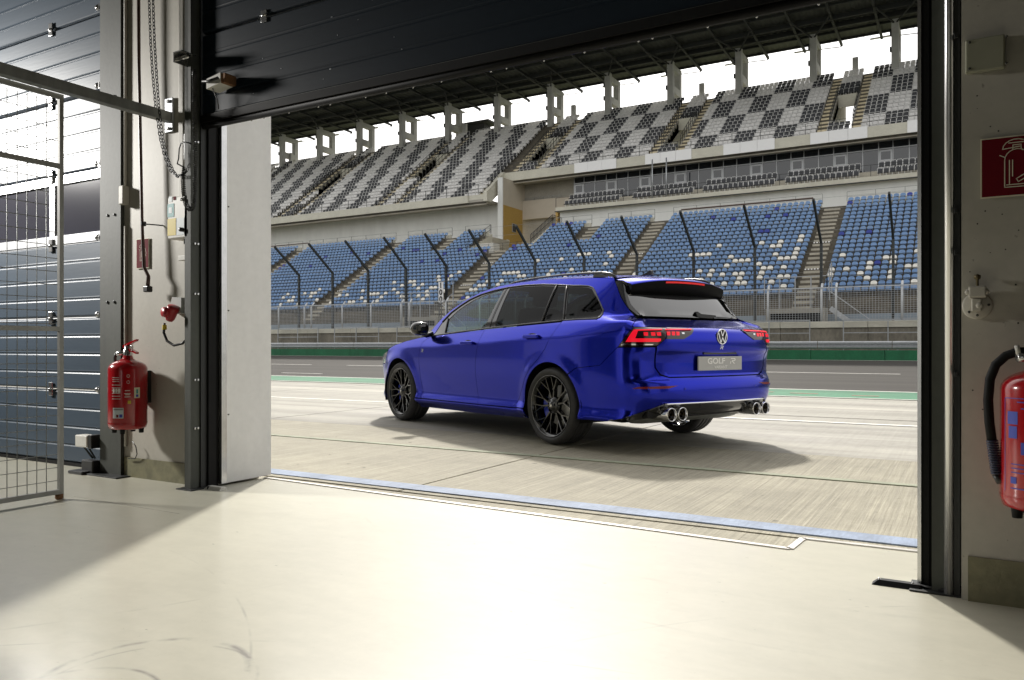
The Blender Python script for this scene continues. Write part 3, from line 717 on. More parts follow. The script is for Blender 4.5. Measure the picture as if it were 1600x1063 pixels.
for k in sorted(ch):
    q = allu[k]
    if k >= len(up): seat_obj('framed_seat', FR, [m_upk, m_frame], q, bal_label(q), 'framed seat', 'balcony seats before the glazing')
    else: seat_obj('framed_seat', FR, [m_upk if q[3] else m_upw, m_frame], q, up_label(q), 'framed seat', 'black seats of the upper tier' if q[3] else 'pale seats of the upper tier')
mass('framed_seat_rows', FR, [q for k, q in enumerate(allu) if k not in ch], [m_upw, m_upk], 'remaining chequered black and pale framed seats of the upper tier', 'seat rows', 'rows of upper tier seats')
# ------------------------------------------------------------------ pit garage: floor, walls, ceiling
FZ = .015
def onfloor(u, v, z=FZ):
    xf = -.5*F_PX+.8660254*(u-800); yf = .8660254*F_PX+.5*(u-800); t = (CAM_H-z)/(v-HZ)
    return Vector((xf*t, yf*t, z))
def floor_mat():
    m = M('floor_coating', (.455,.44,.355), .42, 0, .35, coatr=.17, specks=(26, .735, .45, (1,1.6,1)), noise=((.9, .06, I3), (5, .05, (1,2.5,1)), (30, .03, I3)), bump=(35, .035, I3))
    t = m.node_tree; b = t.nodes['Principled BSDF']; b.inputs['Specular IOR Level'].default_value = .55
    src = b.inputs['Base Color'].links[0].from_socket; g = [n for n in t.nodes if n.type == 'NEW_GEOMETRY'][0]
    def math_(op, a, b_=None, c=None):
        n = t.nodes.new('ShaderNodeMath'); n.operation = op
        for i, q in enumerate((a, b_, c)):
            if q is None: continue
            if isinstance(q, (int, float)): n.inputs[i].default_value = q
            else: t.links.new(q, n.inputs[i])
        return n.outputs[0]
    nz = t.nodes.new('ShaderNodeTexNoise'); nz.inputs['Scale'].default_value = 7; nz.inputs['Detail'].default_value = 8; t.links.new(g.outputs['Position'], nz.inputs['Vector'])
    nz2 = t.nodes.new('ShaderNodeTexNoise'); nz2.inputs['Scale'].default_value = 1.3; nz2.inputs['Detail'].default_value = 3; t.links.new(g.outputs['Position'], nz2.inputs['Vector'])
    mask = None
    def ring(c, r, w, a):
        nonlocal mask
        d = t.nodes.new('ShaderNodeVectorMath'); d.operation = 'DISTANCE'; t.links.new(g.outputs['Position'], d.inputs[0]); d.inputs[1].default_value = c
        e = math_('ABSOLUTE', math_('SUBTRACT', d.outputs['Value'], r)); k = math_('MAXIMUM', math_('SUBTRACT', 1, math_('DIVIDE', e, w)), 0)
        th = math_('MULTIPLY', math_('MAXIMUM', math_('SUBTRACT', nz.outputs[0], .42), 0), 3.2)
        th2 = math_('MULTIPLY', math_('MAXIMUM', math_('SUBTRACT', nz2.outputs[0], .44), 0), 6)
        q = math_('MULTIPLY', math_('MULTIPLY', k, a), math_('MULTIPLY', th, math_('MINIMUM', th2, 1)))
        mask = q if mask is None else math_('ADD', mask, q)
    def circ(p, q, r_):
        ax, ay, bx, by, cx_, cy_ = p.x, p.y, q.x, q.y, r_.x, r_.y
        d = 2*(ax*(by-cy_)+bx*(cy_-ay)+cx_*(ay-by))
        ux = ((ax*ax+ay*ay)*(by-cy_)+(bx*bx+by*by)*(cy_-ay)+(cx_*cx_+cy_*cy_)*(ay-by))/d
        uy = ((ax*ax+ay*ay)*(cx_-bx)+(bx*bx+by*by)*(ax-cx_)+(cx_*cx_+cy_*cy_)*(bx-ax))/d
        return (ux, uy, FZ), math.hypot(ax-ux, ay-uy)
    c, r = circ(onfloor(70,1056), onfloor(280,999), onfloor(389,1040)); ring(c, r, .014, 1.6); ring((c[0]+.05, c[1]-.03, FZ), r*1.04, .007, .9)
    c, r = circ(onfloor(60,1060), onfloor(170,1044), onfloor(240,1058)); ring(c, r, .009, 1.2)
    ring((-3.2, -.3, FZ), 2.35, .006, .7); ring((-5.0, 3.0, FZ), 3.2, .010, .5); ring((-.5, 5.2, FZ), 3.05, .012, .45); ring((-.6, 5.0, FZ), 2.45, .02, .35); ring((-.2, -1.4, FZ), 3.25, .005, .6); ring((1.2, .6, FZ), 2.5, .006, .5)
    mx = t.nodes.new('ShaderNodeMix'); mx.data_type = 'RGBA'; t.links.new(math_('MINIMUM', mask, .8), mx.inputs[0]); t.links.new(src, mx.inputs[6]); mx.inputs[7].default_value = (.12,.11,.10,1)
    t.links.new(mx.outputs[2], b.inputs['Base Color'])
    return m
m_floor = floor_mat()
p = [(-15,-7.5), (6,-7.5), (6,3.50), (-.585,3.425), (-.60,3.222), (-3.68,3.377), (-3.69,3.06), (-15,3.20)]
n = len(p)
fl = MB().add([(x, y, -.12) for x, y in p]+[(x, y, FZ) for x, y in p], [(i, (i+1) % n, (i+1) % n+n, i+n) for i in range(n)]+[tuple(range(n, 2*n))], 0).build('garage_floor', m_floor); fl['kind'] = 'structure'
sill = MB()
for a, b in (((-3.68,3.377),(-.60,3.222)), ((-.60,3.222),(-.585,3.425)), ((-.585,3.425),(6,3.50))): sill.bar((a[0], a[1]+.004, FZ-.012), (b[0], b[1]+.004, FZ-.012), .028, .034)
sill.build('sill_angle', M('sill_steel', (.55,.53,.50), .4, .6, noise=(12, .2, I3)), fl)
MB().box((-4.1, 2.452, FZ), (-3.25, 2.456, FZ+.0010)).build('floor_joint', m_conc, fl)
PG = thing('pit_garage', 'white painted concrete pit garage with two sectional door bays', 'building', (-2, 3, 0))
m_ceil = M('ceiling_concrete', (.17,.165,.15), .8, noise=(1, .1, I3))
MB().box((-.062, 3.042, FZ-.05), (-.012, 3.44, 5.2)).build('wall', m_wall, PG)
MB().box((-.012, 2.86, FZ-.05), (5.5, 3.44, 2.105)).build('wall', m_wall, PG)
MB().box((-.012, 2.868, 2.105), (5.5, 3.44, 5.2)).build('wall', M('bare_wall', (.27,.27,.24), .75, noise=((2, .2, I3), (40, .1, I3))), PG)
MB().box((.006, 2.852, FZ), (5.5, 2.859, .155)).build('skirting_band', m_olive, PG)
MB().box((-4.49, 3.0, FZ-.05), (-3.80, 3.44, 5.2)).build('wall', m_wall, PG)
MB().box((-4.48, 2.992, FZ), (-3.81, 2.999, .135)).build('skirting_band', m_olive, PG)
MB().box((-3.80, 3.065, FZ+.012), (-3.69, 3.435, 3.4)).build('pillar_cladding', m_pillar, PG)
MB().box((-3.80, 3.063, FZ+.012), (-3.686, 3.100, 3.4)).build('edge_trim', m_zinc, PG)
for z in (.42, 1.02, 1.62): MB().tube([(-3.69, 3.112, z), (-3.684, 3.112, z)], .004, 6).build('screw', m_dark, PG)
MB().box((-15, 3.2, FZ-.05), (-8.45, 3.44, 5.2)).build('wall', m_wall, PG)
MB().box((-15, 3.02, 4.35), (6, 3.44, 5.4)).build('lintel', m_ceil, PG)
MB().box((-15, -7.5, 4.7), (6, 3.02, 5.0)).build('ceiling', m_ceil, PG)
m_fac = M('unseen_pit_facade_dark', (.09,.09,.09), .7, noise=(.6, .1, I3)); m_fglass = M('unseen_pit_glass', (.02,.024,.028), .06, 0, spec=.8)  # unseen upper floors, toned dark to deepen what the car reflects
for x0, x1 in ((-75, -15), (6, 45)): MB().box((x0, -8, -.1), (x1, 3.44, 5.4)).build('unseen_facade_wall', m_fac, PG)
MB().box((-75, -8, 5.4), (45, 3.44, 6.3)).build('unseen_facade_band', m_fac, PG); MB().box((-75, -8, 6.3), (45, 3.30, 9.2)).build('unseen_facade_glazing', m_fglass, PG)
MB().box((-75, -8, 9.2), (45, 3.44, 10.0)).build('unseen_facade_band', m_fac, PG); MB().box((-75, -8, 10.0), (45, 3.30, 12.6)).build('unseen_facade_glazing', m_fglass, PG); MB().box((-75, -8, 12.6), (45, 3.44, 13.4)).build('unseen_facade_band', m_fac, PG)
for a_, b_ in (((-15, -7.7, FZ-.05), (-2.8, -7.5, 4.8)), ((.2, -7.7, FZ-.05), (6, -7.5, 4.8)), ((-2.8, -7.7, 2.4), (.2, -7.5, 4.8))): MB().box(a_, b_).build('added_rear_wall', m_wall, PG)  # unseen rear wall, added with a small opening to dim the bay
MB().box((5.5, -7.5, FZ-.05), (5.8, 3.44, 5.0)).build('wall', m_wall, PG)
MB().box((-15.2, -7.5, FZ-.05), (-14.9, 3.44, 5.0)).build('wall', m_wall, PG)
for q in ((1525,150),(1549,198),(1560,205),(1532,268),(1524,170),(1540,330),(1568,335),(1530,350),(1590,360),(1545,395),(1570,390),(1515,425),(1585,445),(1520,610),(1538,640),(1590,505)):
    a = at(q[0]+rng.uniform(-3,3), q[1], 2.8595)
    MB().lathe([(.0001,0), (rng.uniform(.0012,.0030), .0008)], 7, 0, Matrix.Translation(a) @ Matrix.Rotation(PI/2, 4, 'X')).build('pit_hole', m_dark, PG)
# right door rail
DR = thing('door_rail', 'dark steel door rail with a bright galvanised pipe right of the open bay', 'door rail', (-.08, 2.9, FZ))
MB().box((-.139, 2.93, FZ), (-.128, 3.05, 4.3)).build('edge_strip', m_pipe, DR)
MB().box((-.128, 2.935, FZ), (-.096, 3.04, 4.3)).box((-.120, 2.922, FZ), (-.104, 2.935, 4.3)).build('rubber_seal', m_rubber, DR)
MB().box((-.096, 2.898, FZ), (-.060, 3.04, 4.3)).build('rail_flange', m_steelg, DR)
MB().box((-.060, 2.91, FZ), (-.030, 3.04, 4.3)).box((-.032, 2.875, FZ), (-.016, 2.95, 4.3)).build('rail_web', m_dark, DR)
MB().tube([(-.046, 2.885, FZ), (-.046, 2.885, 4.3)], .0145, 16).build('pipe', m_pipe, DR)
for v in (57, 330, 395, 585): 
    a = at(1494, v, 2.872); MB().bbox((a.x-.006, 2.862, a.z-.008), (a.x+.006, 2.874, a.z+.008), .002).build('bolt', m_dark, DR)
MB().bbox((-.16, 2.87, FZ), (-.01, 3.0, FZ+.006), .002).build('foot_plate', m_dark, DR)
# left door rail
DL = thing('door_rail', 'dark green grey door guide rail with black seal beside the white pillar', 'door rail', (-3.75, 2.9, FZ))
MB().box((-3.795, 2.90, FZ), (-3.745, 2.93, 4.3)).box((-3.745, 2.885, FZ), (-3.725, 2.945, 4.3)).build('rail_flange', m_steelg, DL)
MB().box((-3.745, 2.945, FZ), (-3.715, 2.985, 4.3)).box((-3.80, 2.93, FZ), (-3.745, 3.0, 4.3)).build('rail_web', m_dark, DL)
MB().box((-3.73, 2.985, FZ), (-3.700, 3.035, 4.3)).box((-3.73, 3.035, FZ), (-3.712, 3.060, 4.3)).build('rubber_seal', m_rubber, DL)
for z in (.35, .62, 1.10, 1.38, 1.95): MB().bbox((-3.7255, 2.905, z), (-3.718, 2.917, z+.012), .002).bbox((-3.7255, 2.925, z), (-3.718, 2.937, z+.012), .002).build('bolt', m_zinc, DL)
MB().bbox((-3.82, 2.86, FZ), (-3.69, 3.0, FZ+.006), .002).build('foot_plate', m_dark, DL)
# ------------------------------------------------------------------ sectional doors
def rib_section(x0, x1, y, z0, z1, nr=4, th=.04, name='door_section', parent=None, mat=None, dp=1.0):
    """panel with shallow pressed ribs on the room side (facing -y)"""
    g = .004; P = [(y, z0+g+.006), (y-.004, z0+g+.012)]; h = (z1-z0)/nr
    for k in range(1, nr):
        zc = z0+k*h; P += [(y-.004, zc-.012), (y-.004+.008*dp, zc-.005), (y-.004+.008*dp, zc+.003), (y-.004-.002*dp, zc+.007), (y-.004, zc+.014)]
    P += [(y-.004, z1-g-.012), (y, z1-g-.006), (y+.01, z1-g), (y+th, z1-g), (y+th, z0+g), (y+.01, z0+g)]
    n = len(P); vs = [(x0, *q) for q in P]+[(x1, *q) for q in P]
    return MB().add(vs, [(i, i+n, (i+1) % n+n, (i+1) % n) for i in range(n)]+[tuple(range(n)), tuple(range(n, 2*n))[::-1]]).build(name, mat or m_door, parent)
m_door2 = M('door_blue_grey_lit', (.055,.077,.105), .42, .0, spec=.28, noise=((3, .10, (.3,1,4)), (40, .05, (.2,1,3))), bump=(60, .03, (.1,1,1)))  # lighter copy of the same door paint for the lit closed door
SD = thing('sectional_door', 'shaded blue grey sectional door hanging half open over the bay with the car', 'sectional door', (-1.9, 2.95, 2.05))
z = 2.093
for k in range(5):
    z1 = 2.555 if k == 0 else z+.50
    s_ = rib_section(-3.69, -.135, 2.94, z, z1, 4, .045, 'door_section', SD, None, .18)
    for xx in (-3.2, -1.9, -.7): MB().bbox((xx-.022, 2.928, z1-.035), (xx+.022, 2.937, z1+.03), .003).tube([(xx-.02, 2.926, z1), (xx+.02, 2.926, z1)], .006, 8).build('hinge', m_zinc, s_)
    z = z1
MB().box((-3.70, 2.925, 2.058), (-.13, 2.985, 2.098)).tube([(-3.7, 2.958, 2.052), (-.13, 2.958, 2.052)], .022, 10).build('bottom_seal', m_rubber, SD)
MB().box((-3.69, 2.931, 2.098), (-.135, 2.939, 2.103)).build('seal_rail', m_steelg, SD)
MB().box((-3.69, 2.985, 2.045), (-.135, 2.999, 2.062)).build('lower_rail', m_steelg, SD)
w = MB()
for k in range(18):
    a = Vector((-3.4+k*.17+rng.uniform(-.07,.07), 2.985, 2.040)); w.lathe([(.0005,-.006),(.004,-.003),(.005,.001),(.0005,.004)], 6, 0, Matrix.Translation(a))
w.build('rain_drop', m_zinc, SD, kind='stuff')
w = MB()
for k in range(14):
    a = Vector((rng.uniform(-3.4,-1.6), 2.9345, rng.uniform(2.12,2.7))); w.box(a, a+Vector((rng.uniform(.004,.012), .0008, rng.uniform(.002,.005))))
w.build('paint_chip', m_galv, SD, kind='stuff')
def wall_bracket(parent, c, L=.10, d=.10):
    """roller bracket: channel sticking out of the rail"""
    m_ = MB(); m_.box((c.x-.02, c.y-d, c.z), (c.x+L*.5, c.y-.005, c.z+.006)).box((c.x-.02, c.y-d, c.z-.05), (c.x-.014, c.y-.005, c.z)).tube([(c.x-.03, c.y-d*.6, c.z-.02), (c.x+L*.6, c.y-d*.6, c.z-.02)], .011, 8)
    return m_.build('roller_bracket', m_zinc, parent)
wall_bracket(SD, Vector((-3.74, 2.90, 2.42)), .10, .10)
SX0, SX1 = -8.45, -4.70
S2 = thing('sectional_door', 'closed blue grey sectional door with a window band behind the wire gate', 'sectional door', (-6.5, 3.1, FZ))
zs = [FZ+.02, .523, 1.005, 1.50, 1.97, 2.47, 2.97, 3.47, 3.97, 4.4]
for k in range(len(zs)-1):
    if k == 3:
        f_ = MB().box((SX0, 3.075, zs[k]+.004), (SX1, 3.115, zs[k]+.062)).box((SX0, 3.075, zs[k+1]-.062), (SX1, 3.115, zs[k+1]-.004))
        xs_ = [SX0, -7.52, -6.52, -5.40, SX1]
        for x in xs_: f_.box((max(SX0, x-.03), 3.0755, zs[k]+.062), (min(SX1, x+.03), 3.1145, zs[k+1]-.062))
        s_ = f_.build('window_section', M('door_aluminium', (.55,.56,.58), .35, .5), S2)
        for a, b in zip(xs_[:-1], xs_[1:]): MB().box((a+.03, 3.09, zs[k]+.062), (b-.03, 3.098, zs[k+1]-.062)).build('pane', M('smoked_pane', (.05,.05,.065), .12, 0, spec=.8), s_)
    else: s_ = rib_section(SX0, SX1, 3.08, zs[k], zs[k+1], 4, .045, 'door_section', S2, m_door2, .5)
    for xx in (-5.40, -6.52, -7.52):
        MB().bbox((xx-.022, 3.062, zs[k+1]-.045), (xx+.022, 3.073, zs[k+1]+.045), .003).tube([(xx-.02, 3.058, zs[k+1]), (xx+.02, 3.058, zs[k+1])], .007, 8).build('hinge', m_zinc, s_)
    b_ = MB(); zc = zs[k+1]
    b_.box((-4.79, 3.02, zc-.015), (-4.71, 3.07, zc-.008)).box((-4.79, 3.02, zc-.008), (-4.784, 3.07, zc+.03)).tube([(-4.82, 3.035, zc+.012), (-4.69, 3.035, zc+.012)], .010, 8).lathe([(.0,-.012),(.02,-.012),(.02,.012),(.0,.012)], 10, 0, Matrix.Translation((-4.81, 3.035, zc+.012)) @ Matrix.Rotation(PI/2, 4, 'Y'))
    b_.build('roller_bracket', m_zinc, s_)
MB().box((SX0, 3.07, FZ), (SX1, 3.12, FZ+.022)).build('bottom_seal', m_rubber, S2)
MB().box((-4.730, 3.045, .30), (-4.708, 3.07, 4.3)).build('edge_rail', m_zinc, S2)
DC = thing('door_column', 'grey green steel column between the closed door and the extinguisher wall', 'steel column', (-4.6, 3.0, FZ))
MB().box((-4.700, 2.975, FZ), (-4.49, 2.983, 4.6)).box((-4.700, 2.983, FZ), (-4.692, 3.12, 4.6)).box((-4.498, 2.983, FZ), (-4.490, 3.12, 4.6)).build('column', m_steelg, DC)
MB().bbox((-4.74, 2.90, FZ), (-4.42, 3.08, FZ+.008), .003).build('base_plate', m_dark, DC)
for z in (1.08, 1.62, 2.35): MB().bbox((-4.63, 2.968, z), (-4.615, 2.976, z+.015), .002).bbox((-4.56, 2.968, z), (-4.545, 2.976, z+.015), .002).build('bolt', m_dark, DC)
LB = thing('light_barrier', 'white boxed light barrier on a thin bent bracket at the foot of the steel column', 'sensor', (-4.75, 3.0, FZ))
a = at(140, 688, 2.98)
MB().bbox((a.x-.075, 2.93, a.z-.04), (a.x+.05, 3.0, a.z+.035), .006).build('housing', m_boxw, LB)
MB().bbox((a.x+.05, 2.935, a.z-.045), (a.x+.09, 3.0, a.z+.04), .004).build('cap', m_black, LB)
MB().bar((a.x-.03, 2.96, a.z-.04), (a.x+.035, 2.98, FZ+.09), .008).bar((a.x+.02, 2.96, a.z-.04), (a.x+.06, 2.98, FZ+.09), .008).build('bracket', m_dark, LB)
MB().bbox((a.x-.01, 2.93, FZ), (a.x+.11, 2.985, FZ+.085), .008).bbox((a.x-.07, 2.88, FZ), (a.x+.08, 2.975, FZ+.02), .005).build('foot', m_black, LB)
# ------------------------------------------------------------------ wire gate and its bar
m_gate = M('gate_zinc', (.26,.26,.24), .55, .3, noise=(9, .2, I3))
WG = thing('wire_gate', 'galvanised wire mesh partition gate standing in front of the closed door', 'gate', (-4.1, 1.8, FZ))
gx = -4.10
MB().box((gx-.011, 2.368, FZ), (gx+.011, 2.39, 2.13)).build('gate_post', m_gate, WG)
for z, nm in ((2.118,'top_bar'), (1.755,'cross_bar'), (.905,'cross_bar'), (.055,'bottom_bar')): MB().box((gx-.011, .9, z-.012), (gx+.011, 2.368, z+.012)).build(nm, m_gate, WG)
MB().box((gx-.02, .87, FZ), (gx+.02, .90, 2.13)).build('gate_post', m_gate, WG)
w = MB(); y = 2.306
while y > .92: w.tube([(gx, y, .06), (gx, y, 2.09)], .0021, 5); y -= .048
z = .115
while z < 2.08: w.tube([(gx+.003, .91, z), (gx+.003, 2.36, z)], .0020, 5); z += .068
w.build('wire_mesh', m_galvd, WG, kind='stuff')
MB().lathe([(.012,0),(.02,.01),(.02,.03),(.012,.03)], 10, 0, Matrix.Translation((gx, 2.372, FZ-.002))).build('foot', m_rust, WG)
CB = thing('cross_bar', 'galvanised square bar bolted to the wall above the wire gate', 'steel bar', (-4.05, 2.98, 2.15))
MB().box((-4.075, .6, 2.128), (-4.025, 2.985, 2.184)).build('bar', m_galvd, CB)
MB().bbox((-4.085, 2.985, 2.07), (-4.015, 2.999, 2.27), .003).build('wall_plate', m_galv, CB)
for z in (2.09, 2.25): MB().bbox((-4.06, 2.975, z-.009), (-4.04, 2.986, z+.009), .003).build('bolt', m_zinc, CB)
# ------------------------------------------------------------------ things on the left wall
Yw = 2.997
CD = thing('wall_conduit', 'thin beige cable conduit with a small junction box beside the steel column', 'conduit', (-4.45, 3, 1.6))
MB().tube([(-4.462, 2.988, 1.70), (-4.462, 2.988, 4.5)], .009, 8).tube([(-4.462, 2.988, .2), (-4.462, 2.988, 1.55)], .008, 8).build('tube', m_wall, CD)
a = at(192, 306, 2.97); MB().bbox((a.x-.022, 2.955, a.z-.055), (a.x+.022, 2.999, a.z+.06), .006).build('junction_box', m_wall, CD)
PP = thing('hanging_pipe', 'thin dark brown pipe hanging down the wall and bent at its end', 'pipe', (-4.3, 2.95, 1.2))
pts = [at(216,-160,2.94), at(217,100,2.94), at(222,350,2.94), at(225,418,2.94), at(232,432,2.94), at(231,448,2.94)]
MB().tube(pts, [.010,.010,.009,.011,.011,.012], 8).build('pipe', m_brown, PP)
a = at(224, 350, 2.94); MB().tube([a, Vector((a.x+.10, 2.998, a.z-.01))], .004, 6).lathe([(.016,-.012),(.016,.012)], 8, 0, Matrix.Translation(a)).build('wall_clip', m_dark, PP)
a = at(231, 452, 2.94); MB().bbox((a.x-.022, a.y-.018, a.z-.018), (a.x+.022, a.y+.018, a.z+.018), .006).build('end_piece', m_black, PP)
def pictogram(parent, c, w, h, facing_y, m_back, ps=1.0):
    """dark red square sign with the outline of an extinguisher; c is the centre, sheet faces -y"""
    x0, z0 = c.x, c.z
    MB().box((x0-w/2-.004, facing_y, z0-h/2-.004), (x0+w/2+.004, facing_y+.003, z0+h/2+.004)).build('sign_border', m_cream, parent)
    MB().box((x0-w/2, facing_y-.0012, z0-h/2), (x0+w/2, facing_y-.0001, z0+h/2)).build('sign_face', m_back, parent)
    s = h/.20*ps; y = facing_y-.0018
    def P(a, b): return (x0+a*s, y, z0+b*s)
    m_ = MB(); t_ = .0034*s
    body = [(-.036,-.072), (-.036,.022)]+[(-.036*math.cos(q), .022+.036*math.sin(q)) for q in [PI*k/10 for k in range(1, 10)]]+[(.036,.022), (.036,-.072)]
    def stroke(pts, closed=False):
        k = len(pts)
        for i in range(k if closed else k-1):
            a, b = Vector(pts[i]), Vector(pts[(i+1) % k]); d = (b-a).normalized()*t_*.5; nrm = Vector((-d.y, d.x))
            q = [a-d-nrm, b+d-nrm, b+d+nrm, a-d+nrm]
            m_.add([(x0+v.x*s, y, z0+v.y*s) for v in q], [(0,1,2,3)])
    stroke(body, True)
    stroke([(-.022,-.06),(-.022,.02)]); stroke([(-.013,-.035),(-.013,.02)]); stroke([(-.03,-.064),(.03,-.064)])
    stroke([(-.012,.058),(-.012,.072),(.012,.072),(.012,.058)]); stroke([(-.024,.080),(.022,.080)]); stroke([(-.05,.04),(-.036,.032)])
    stroke([(.012,.066)]+[(-.002+.04*math.cos(q), .060+.032*math.sin(q)) for q in [PI*(1.0-k/9) for k in range(0, 10)]]+[(.060,.01),(.055,-.03)])
    stroke([(-.002,-.045),(.052,-.012)]); stroke([(.004,-.056),(.06,-.022)]); stroke([(-.002,-.045),(.004,-.056)])
    return m_.build('pictogram', m_cream, parent)
SG = thing('wall_sign', 'small dark red extinguisher sign behind the brown pipe', 'sign', (-4.3, 3, 1.3))
c = (at(209,373,2.995)+at(238,420,2.995))/2
pictogram(SG, c, .112, .172, 2.992, m_signred, .72)
def extinguisher(label, x, y, z0, r, h, mirror=1, hose=True):
    t = thing('fire_extinguisher', label, 'fire extinguisher', (x, y, z0))
    T = Matrix.Translation((x, y, z0))
    prof = [(.001,.012),(r*.7,.004),(r*.93,.012),(r,.035)]+[(r, h-.075)]+[(r*math.cos(a), h-.075+.058*math.sin(a)) for a in [PI/2*k/7 for k in range(1, 6)]]+[(.03,h-.012),(.026,h+.005),(.001,h+.006)]
    b_ = MB().lathe(prof, 40, 0, T).build('cylinder', m_red, t)
    MB().lathe([(r+.0006,.040),(r+.0006,.046)], 40, 0, T).build('weld_ring', m_red, t)
    for k in range(4): MB().lathe([(.001,-.018),(.013,-.018),(.016,.014)], 8, 0, T @ Matrix.Translation((r*.72*math.cos(k*PI/2+.6), r*.72*math.sin(k*PI/2+.6), 0))).build('rubber_foot', m_rubber, t)
    MB().lathe([(.024,h),(.024,h+.035),(.018,h+.04),(.018,h+.062),(.001,h+.064)], 16, 0, T).build('valve', m_zinc, t)
    MB().tube([(x-mirror*.02, y-.005, z0+h+.02), (x-mirror*.06, y-.03, z0+h+.016)], .014, 8).build('hose_union', m_zinc, t)
    MB().prism([(-.035,0),(.0,.012),(.085,.040),(.09,.050),(.0,.026),(-.035,.014)], (-.009,.009), 0, T @ Matrix.Translation((0,0,h+.05))).build('lever', m_red, t)
    MB().prism([(-.02,0),(.03,-.004),(.088,-.022),(.09,-.012),(.03,.010),(-.02,.010)], (-.010,.010), 0, T @ Matrix.Translation((0,0,h+.036))).build('grip', m_red, t)
    MB().tube([(x+.015*math.cos(q)+.05, y-.012, z0+h+.048+.015*math.sin(q)) for q in [2*PI*k/12 for k in range(12)]], .0016, 5, closed=True).build('safety_ring', m_zinc, t)
    MB().box((x-.03, y+r, z0+h*.35), (x+.03, y+r+.03, z0+h*.8)).build('wall_hook', m_dark, t)
    def print_(nm, a0, a1, za, zb, mat, off=.0010):
        k = 6; vs = []
        for j in range(k+1):
            a = a0+(a1-a0)*j/k; vs += [(x+(r+off)*math.cos(a), y+(r+off)*math.sin(a), z0+za), (x+(r+off)*math.cos(a), y+(r+off)*math.sin(a), z0+zb)]
        return MB().add(vs, [(2*j, 2*j+2, 2*j+3, 2*j+1) for j in range(k)]).build(nm, mat, t)
    return t, print_
a = at(199, 672, 2.865)
EX, pr = extinguisher('large red fire extinguisher with white print hung low on the left wall', a.x, 2.868, .325, .106, .43)
d = lambda g_: math.radians(g_+73)
for k in range(3): pr('sticker_line', d(205), d(228), .285+.011*k, .288+.011*k, m_wprint)
for k in range(6): pr('sticker_line', d(203), d(232), .185+.016*k, .188+.016*k, m_wprint)
for k in range(3): pr('type_print', d(207+9*k), d(214+9*k), .222, .246, m_wprint, .0014)
pr('label', d(207), d(241), .075, .135, m_pale); pr('label_mark', d(229), d(238), .080, .098, m_blueprint, .0016); pr('label_mark', d(219), d(226), .080, .096, m_signred, .0016); pr('label_mark', d(210), d(240), .122, .130, m_galvd, .0016)
pr('inspection_sticker', d(271), d(289), .190, .250, m_cream); pr('sticker_mark', d(276), d(284), .196, .210, m_blueprint, .0016); pr('sticker_mark', d(277), d(283), .216, .240, m_teal, .0016)
pr('gauge_spot', d(253), d(262), .158, .176, m_yellow)
for zc in (.283, .318):
    for q in range(8): pr('ring_print', d(254+4*math.cos(q*PI/4)-1), d(254+4*math.cos(q*PI/4)+1), zc+.008*math.sin(q*PI/4)-.0015, zc+.008*math.sin(q*PI/4)+.0015, m_wprint)
for zc, w_ in ((.232,9),(.215,11),(.208,8),(.196,10)): pr('sticker_line', d(254-w_), d(254+w_*.6), zc, zc+.004, m_wprint)
d = math.radians
MB().tube([(a.x-.06, 2.838, .775), (a.x-.095, 2.85, .75), (a.x-.108, 2.86, .68)], .009, 8).build('hose', m_black, EX)
w = MB(); cp = at(205, 690, 2.96)
w.tube([(cp.x, 2.97, cp.z), (cp.x+.03, 2.97, cp.z-.03), (cp.x+.035, 2.975, cp.z-.075), (cp.x+.01, 2.98, cp.z-.105), (cp.x-.06, 2.98, cp.z-.11)], .003, 6)
tag(w.build('loose_cable', m_black), 'thin loose black cable curling under the left extinguisher', 'cable')
# chain hoist loop
def link_ring(c, t, flip):
    m_ = []; up = Vector((0,1,0)); s = t.cross(up).normalized(); s = s if flip else s.cross(t).normalized()
    for k in range(8):
        q = 2*PI*k/8; m_.append(c+t*(.0135*math.cos(q))+s*(.0075*math.sin(q)))
    return m_
CH = MB()
path = [at(u, v, 2.90) for u, v in ((232,-160),(233,0),(235,60),(238,110),(243,165),(250,215),(258,248),(267,268),(276,275))]+[at(u, v, 2.86) for u, v in ((284,274),(291,268),(296,258))]
path2 = [at(u, v, 2.84) for u, v in ((240,-160),(239,0),(241,60),(244,110),(248,165),(254,215),(262,248),(270,266),(277,276))]
for pth in (path, path2):
    acc = 0.0; k = 0
    for a, b in zip(pth[:-1], pth[1:]):
        L = (b-a).length; t_ = (b-a).normalized()
        while acc < L:
            CH.tube(link_ring(a+t_*acc, t_, k % 2), .0026, 4, closed=True, smooth=False); acc += .0205; k += 1
        acc -= L
tag(CH.build('hoist_chain', m_dark), 'long dark hand chain hanging in a loop on the left wall', 'chain')
# control box, spiral cable, plates
BX = thing('control_box', 'white door control box with teal and yellow stickers next to the rail', 'control box', (-3.87, 2.95, 1.5))
a, b = at(262, 374, 2.90), at(291, 305, 2.90)
MB().bbox((a.x, 2.90, a.z), (b.x+.012, 2.999, b.z), .006).build('housing', m_boxw, BX)
def dec(u0, v0, u1, v1, mat, nm, dy=.0):
    p_, q_ = at(u0, v1, 2.90), at(u1, v0, 2.90); MB().box((p_.x, 2.8985-dy, p_.z), (q_.x, 2.8995, q_.z)).build(nm, mat, BX)
dec(262, 341, 275, 369, m_yellow, 'warning_sticker'); dec(262, 318, 272, 340, m_teal, 'round_sticker'); dec(264, 324, 269, 334, m_pale, 'sticker_core', .0008)
dec(264, 307, 269, 316, m_pale, 'small_sticker'); dec(271, 307, 275, 313, m_signred, 'small_sticker'); dec(276, 340, 288, 368, m_pale, 'button_plate')
